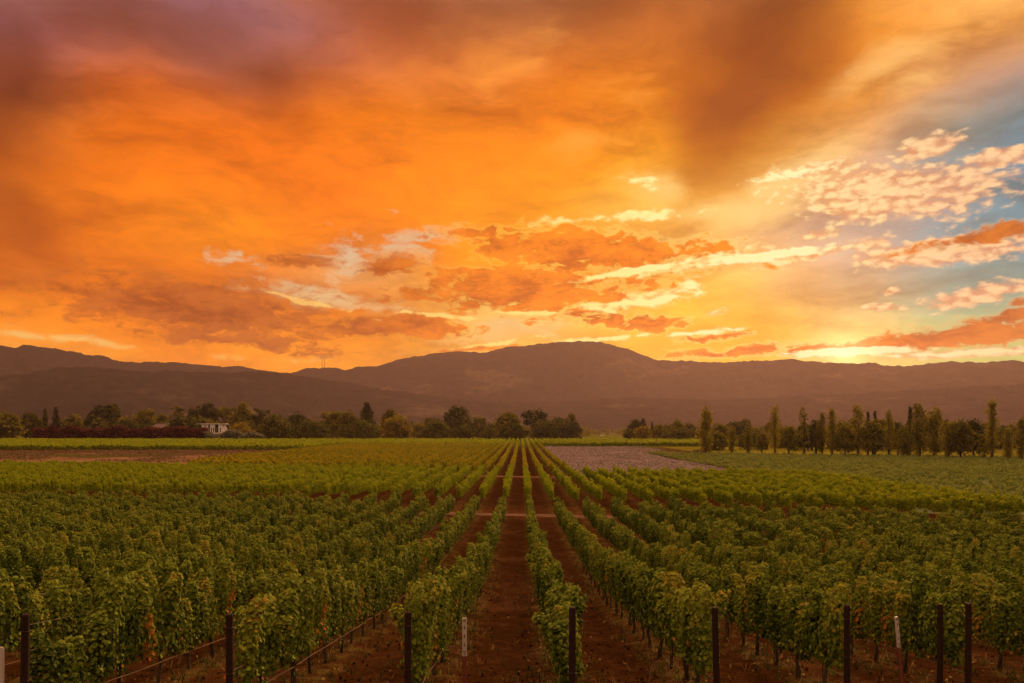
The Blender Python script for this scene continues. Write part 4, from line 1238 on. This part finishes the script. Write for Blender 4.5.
# ================================================================== buildings, car, masts
def at(px, d): return (px - VPX) * d / FOC
def white_building():
    d = 560.0; x = at(212, d); z0 = gz(x, d)
    o = empty('white_building', (x, d, z0))
    tag(o, 'long low white building with dark openings behind the hedges', 'building')
    s = d / FOC
    zt = CAM_Z - (424.2 - VPY) * d / FOC - z0
    L = 32 * s
    m = MB()
    segs = [(-16, -10.5, .62), (-8.5, -5.0, 1), (-2.5, 2.6, 1), (7.0, 10.5, 1)]
    m.box((0, 3, zt / 2), (L, 4, zt - .02))
    m.build('rear_wall', M_open, o)
    m = MB()
    for a, b, f in ((-16, -14.6, 1), (-9.6, -6.6, 1), (-5.4, -3.2, 1), (-1.2, 3.6, 1), (7.2, 11.6, 1)):
        m.box(((a + b) / 2 * s, 0, zt * f / 2), ((b - a) * s, 3, zt * f))
    m.box((0.0, 0, zt * .22), (L * .98, 2.4, zt * .44)); m.build('wall', M_wallw, o)
    m = MB(); m.box((-1 * s, .6, zt + .2), (L * .97, 5.4, .45)); r_ = m.build('roof', M_wallw, o)
    m = MB(); m.box((4.5 * s, -1.3, zt * .62), (2.2 * s, .5, zt * .3)); m.build('awning', M_roofp, o)
    m = MB()
    for cx in (-8.1, -4.3, .2, 2.3, 9.2):
        m2 = MB(); m2.box((cx * s, -1.53, zt * .62), (1.0 * s, .06, zt * .32)); m2.build('window', M_open, o)
    # gabled end
    g_ = MB(); xa, xb = 11.6 * s, 15.8 * s; zz = zt * .72
    g_.add([(xa, -1.4, 0), (xb, -1.4, 0), (xb, 2, 0), (xa, 2, 0), (xa, -1.4, zz), (xb, -1.4, zz * .8), (xb, 2, zz * .8), (xa, 2, zz), ((xa + xb) / 2 - .6, -1.4, zz * 1.35), ((xa + xb) / 2 - .6, 2, zz * 1.35)],
           [(0, 1, 5, 8, 4), (3, 7, 9, 6, 2), (1, 2, 6, 5), (0, 4, 7, 3), (4, 8, 9, 7), (8, 5, 6, 9)])
    g_.build('gable_end', M_wallw, o)
white_building()

def house(px, d, pytop, wpx, label, wallm, roofm):
    x = at(px, d); z0 = gz(x, d); s = d / FOC; W = wpx * s
    zt = CAM_Z - (pytop - VPY) * d / FOC - z0
    o = empty('house', (x, d, z0)); tag(o, label, 'house', 'houses among the far trees')
    ev = zt * .72
    m = MB(); m.box((0, 0, ev / 2 - .05), (W * .92, 7, ev)); m.build('wall', wallm, o)
    m = MB(); a = W / 2
    m.add([(-a, -4, ev), (a, -4, ev), (a, 4, ev), (-a, 4, ev), (-a * .62, 0, zt), (a * .62, 0, zt)], [(0, 1, 5, 4), (2, 3, 4, 5), (1, 2, 5), (3, 0, 4), (3, 2, 1, 0)])
    rf = m.build('roof', roofm, o)
    m = MB(); m.box((a * .3, .8, zt - .1), (.9, .9, 1.5)); m.build('chimney', wallm, rf)
    for cx in (-.3, .02, .32):
        m = MB(); m.box((cx * W, -3.53, ev * .62), (W * .09, .06, ev * .3)); m.build('window', M_open, o)
    m = MB(); m.box((W * .18, -3.53, ev * .32), (1.1, .08, ev * .6)); m.build('door', M_roofd, o)
house(164, 575, 423.6, 24, 'low house with pale pinkish hipped roof behind the burgundy hedge', M_wallw, M_roofp)
house(93, 590, 425.4, 9, 'small pale building above the left part of the burgundy hedge', M_wallw, M_roofp)
house(491, 640, 419, 12, 'tiny pale house glimpsed between trees left of the middle aisle', M_wallw, M_roofp)

def car():
    d = 900.0; x = at(602.5, d); z0 = gz(x, d) + .02
    o = empty('parked_car', (x, d, z0), R(8)); tag(o, 'white car shining far off in the meadow gap', 'car')
    prof = [(-2.2, .35), (-2.25, .75), (-1.9, .95), (-1.2, 1.0), (-.75, 1.45), (.9, 1.48), (1.5, 1.02), (2.15, .92), (2.25, .6), (2.2, .35)]
    m = MB(); k = len(prof)
    m.add([(a, -.85, b) for a, b in prof] + [(a, .85, b) for a, b in prof], [tuple(range(k))[::-1], tuple(range(k, 2 * k))] + [(i, (i + 1) % k, (i + 1) % k + k, i + k) for i in range(k)])
    m.build('body', M_carp, o)
    m = MB(); m.add([(-1.0, -.86, 1.02), (1.3, -.86, 1.02), (.8, -.86, 1.4), (-.68, -.86, 1.4)], [(0, 1, 2, 3)]); m.build('side_window', M_open, o)
    for wx in (-1.4, 1.4):
        for sy in (-.8, .8):
            m = MB(); m.tube([(wx, sy - .1, .33), (wx, sy + .1, .33)], .33, 12); m.build('wheel', M_tyre, o)
car()

for px, top, lab in ((322.0, 359.5, 'thin radio mast on the ridge, left of the pair'), (324.6, 359.0, 'thin radio mast on the ridge, right of the pair')):
    a = math.atan((px - VPX) / FOC); d = RIDGE_D * math.cos(a); x = RIDGE_D * math.sin(a)
    zb = CAM_Z + (VPY - 369.0) / FOC * d; zt = CAM_Z + (VPY - top) / FOC * d
    o = empty('radio_mast', (x, d, zb)); tag(o, lab, 'radio mast', 'radio masts on the ridge')
    h = zt - zb
    m = MB()
    for k in range(3):
        c, s = math.cos(k * 2.094), math.sin(k * 2.094)
        m.tube([(2.2 * c, 2.2 * s, -8), (.9 * c, .9 * s, h)], .42, 5)
    for j in range(9):
        f = j / 9; f2 = (j + 1) / 9
        for k in range(3):
            r1, r2 = 2.2 - 1.3 * f, 2.2 - 1.3 * f2
            m.tube([(r1 * math.cos(k * 2.094), r1 * math.sin(k * 2.094), h * f), (r2 * math.cos((k + 1) * 2.094), r2 * math.sin((k + 1) * 2.094), h * f2)], .25, 4)
    m.build('lattice', M_steel, o)
    m = MB(); m.box((0, 0, 2), (9, 6, 5)); m.build('equipment_hut', M_wallw, o)

# ================================================================== the air
HAZE_DENSITY = 0.000035
hz = MB(); hz.box((0, 2900, 225), (9600, 6400, 610))
m = bpy.data.materials.new('haze_air'); m.use_nodes = True
g = Net(m.node_tree)
vol = g.new('ShaderNodeVolumePrincipled')
vol.inputs['Color'].default_value = (0.88, 0.60, 0.74, 1)
vol.inputs['Density'].default_value = HAZE_DENSITY
vol.inputs['Anisotropy'].default_value = 0.5
g.t.links.new(vol.outputs[0], g.new('ShaderNodeOutputMaterial').inputs['Volume'])
haze = hz.build('haze', m)
tag(haze, 'faint warm evening haze filling the valley in front of the hills', 'haze', kind='stuff')
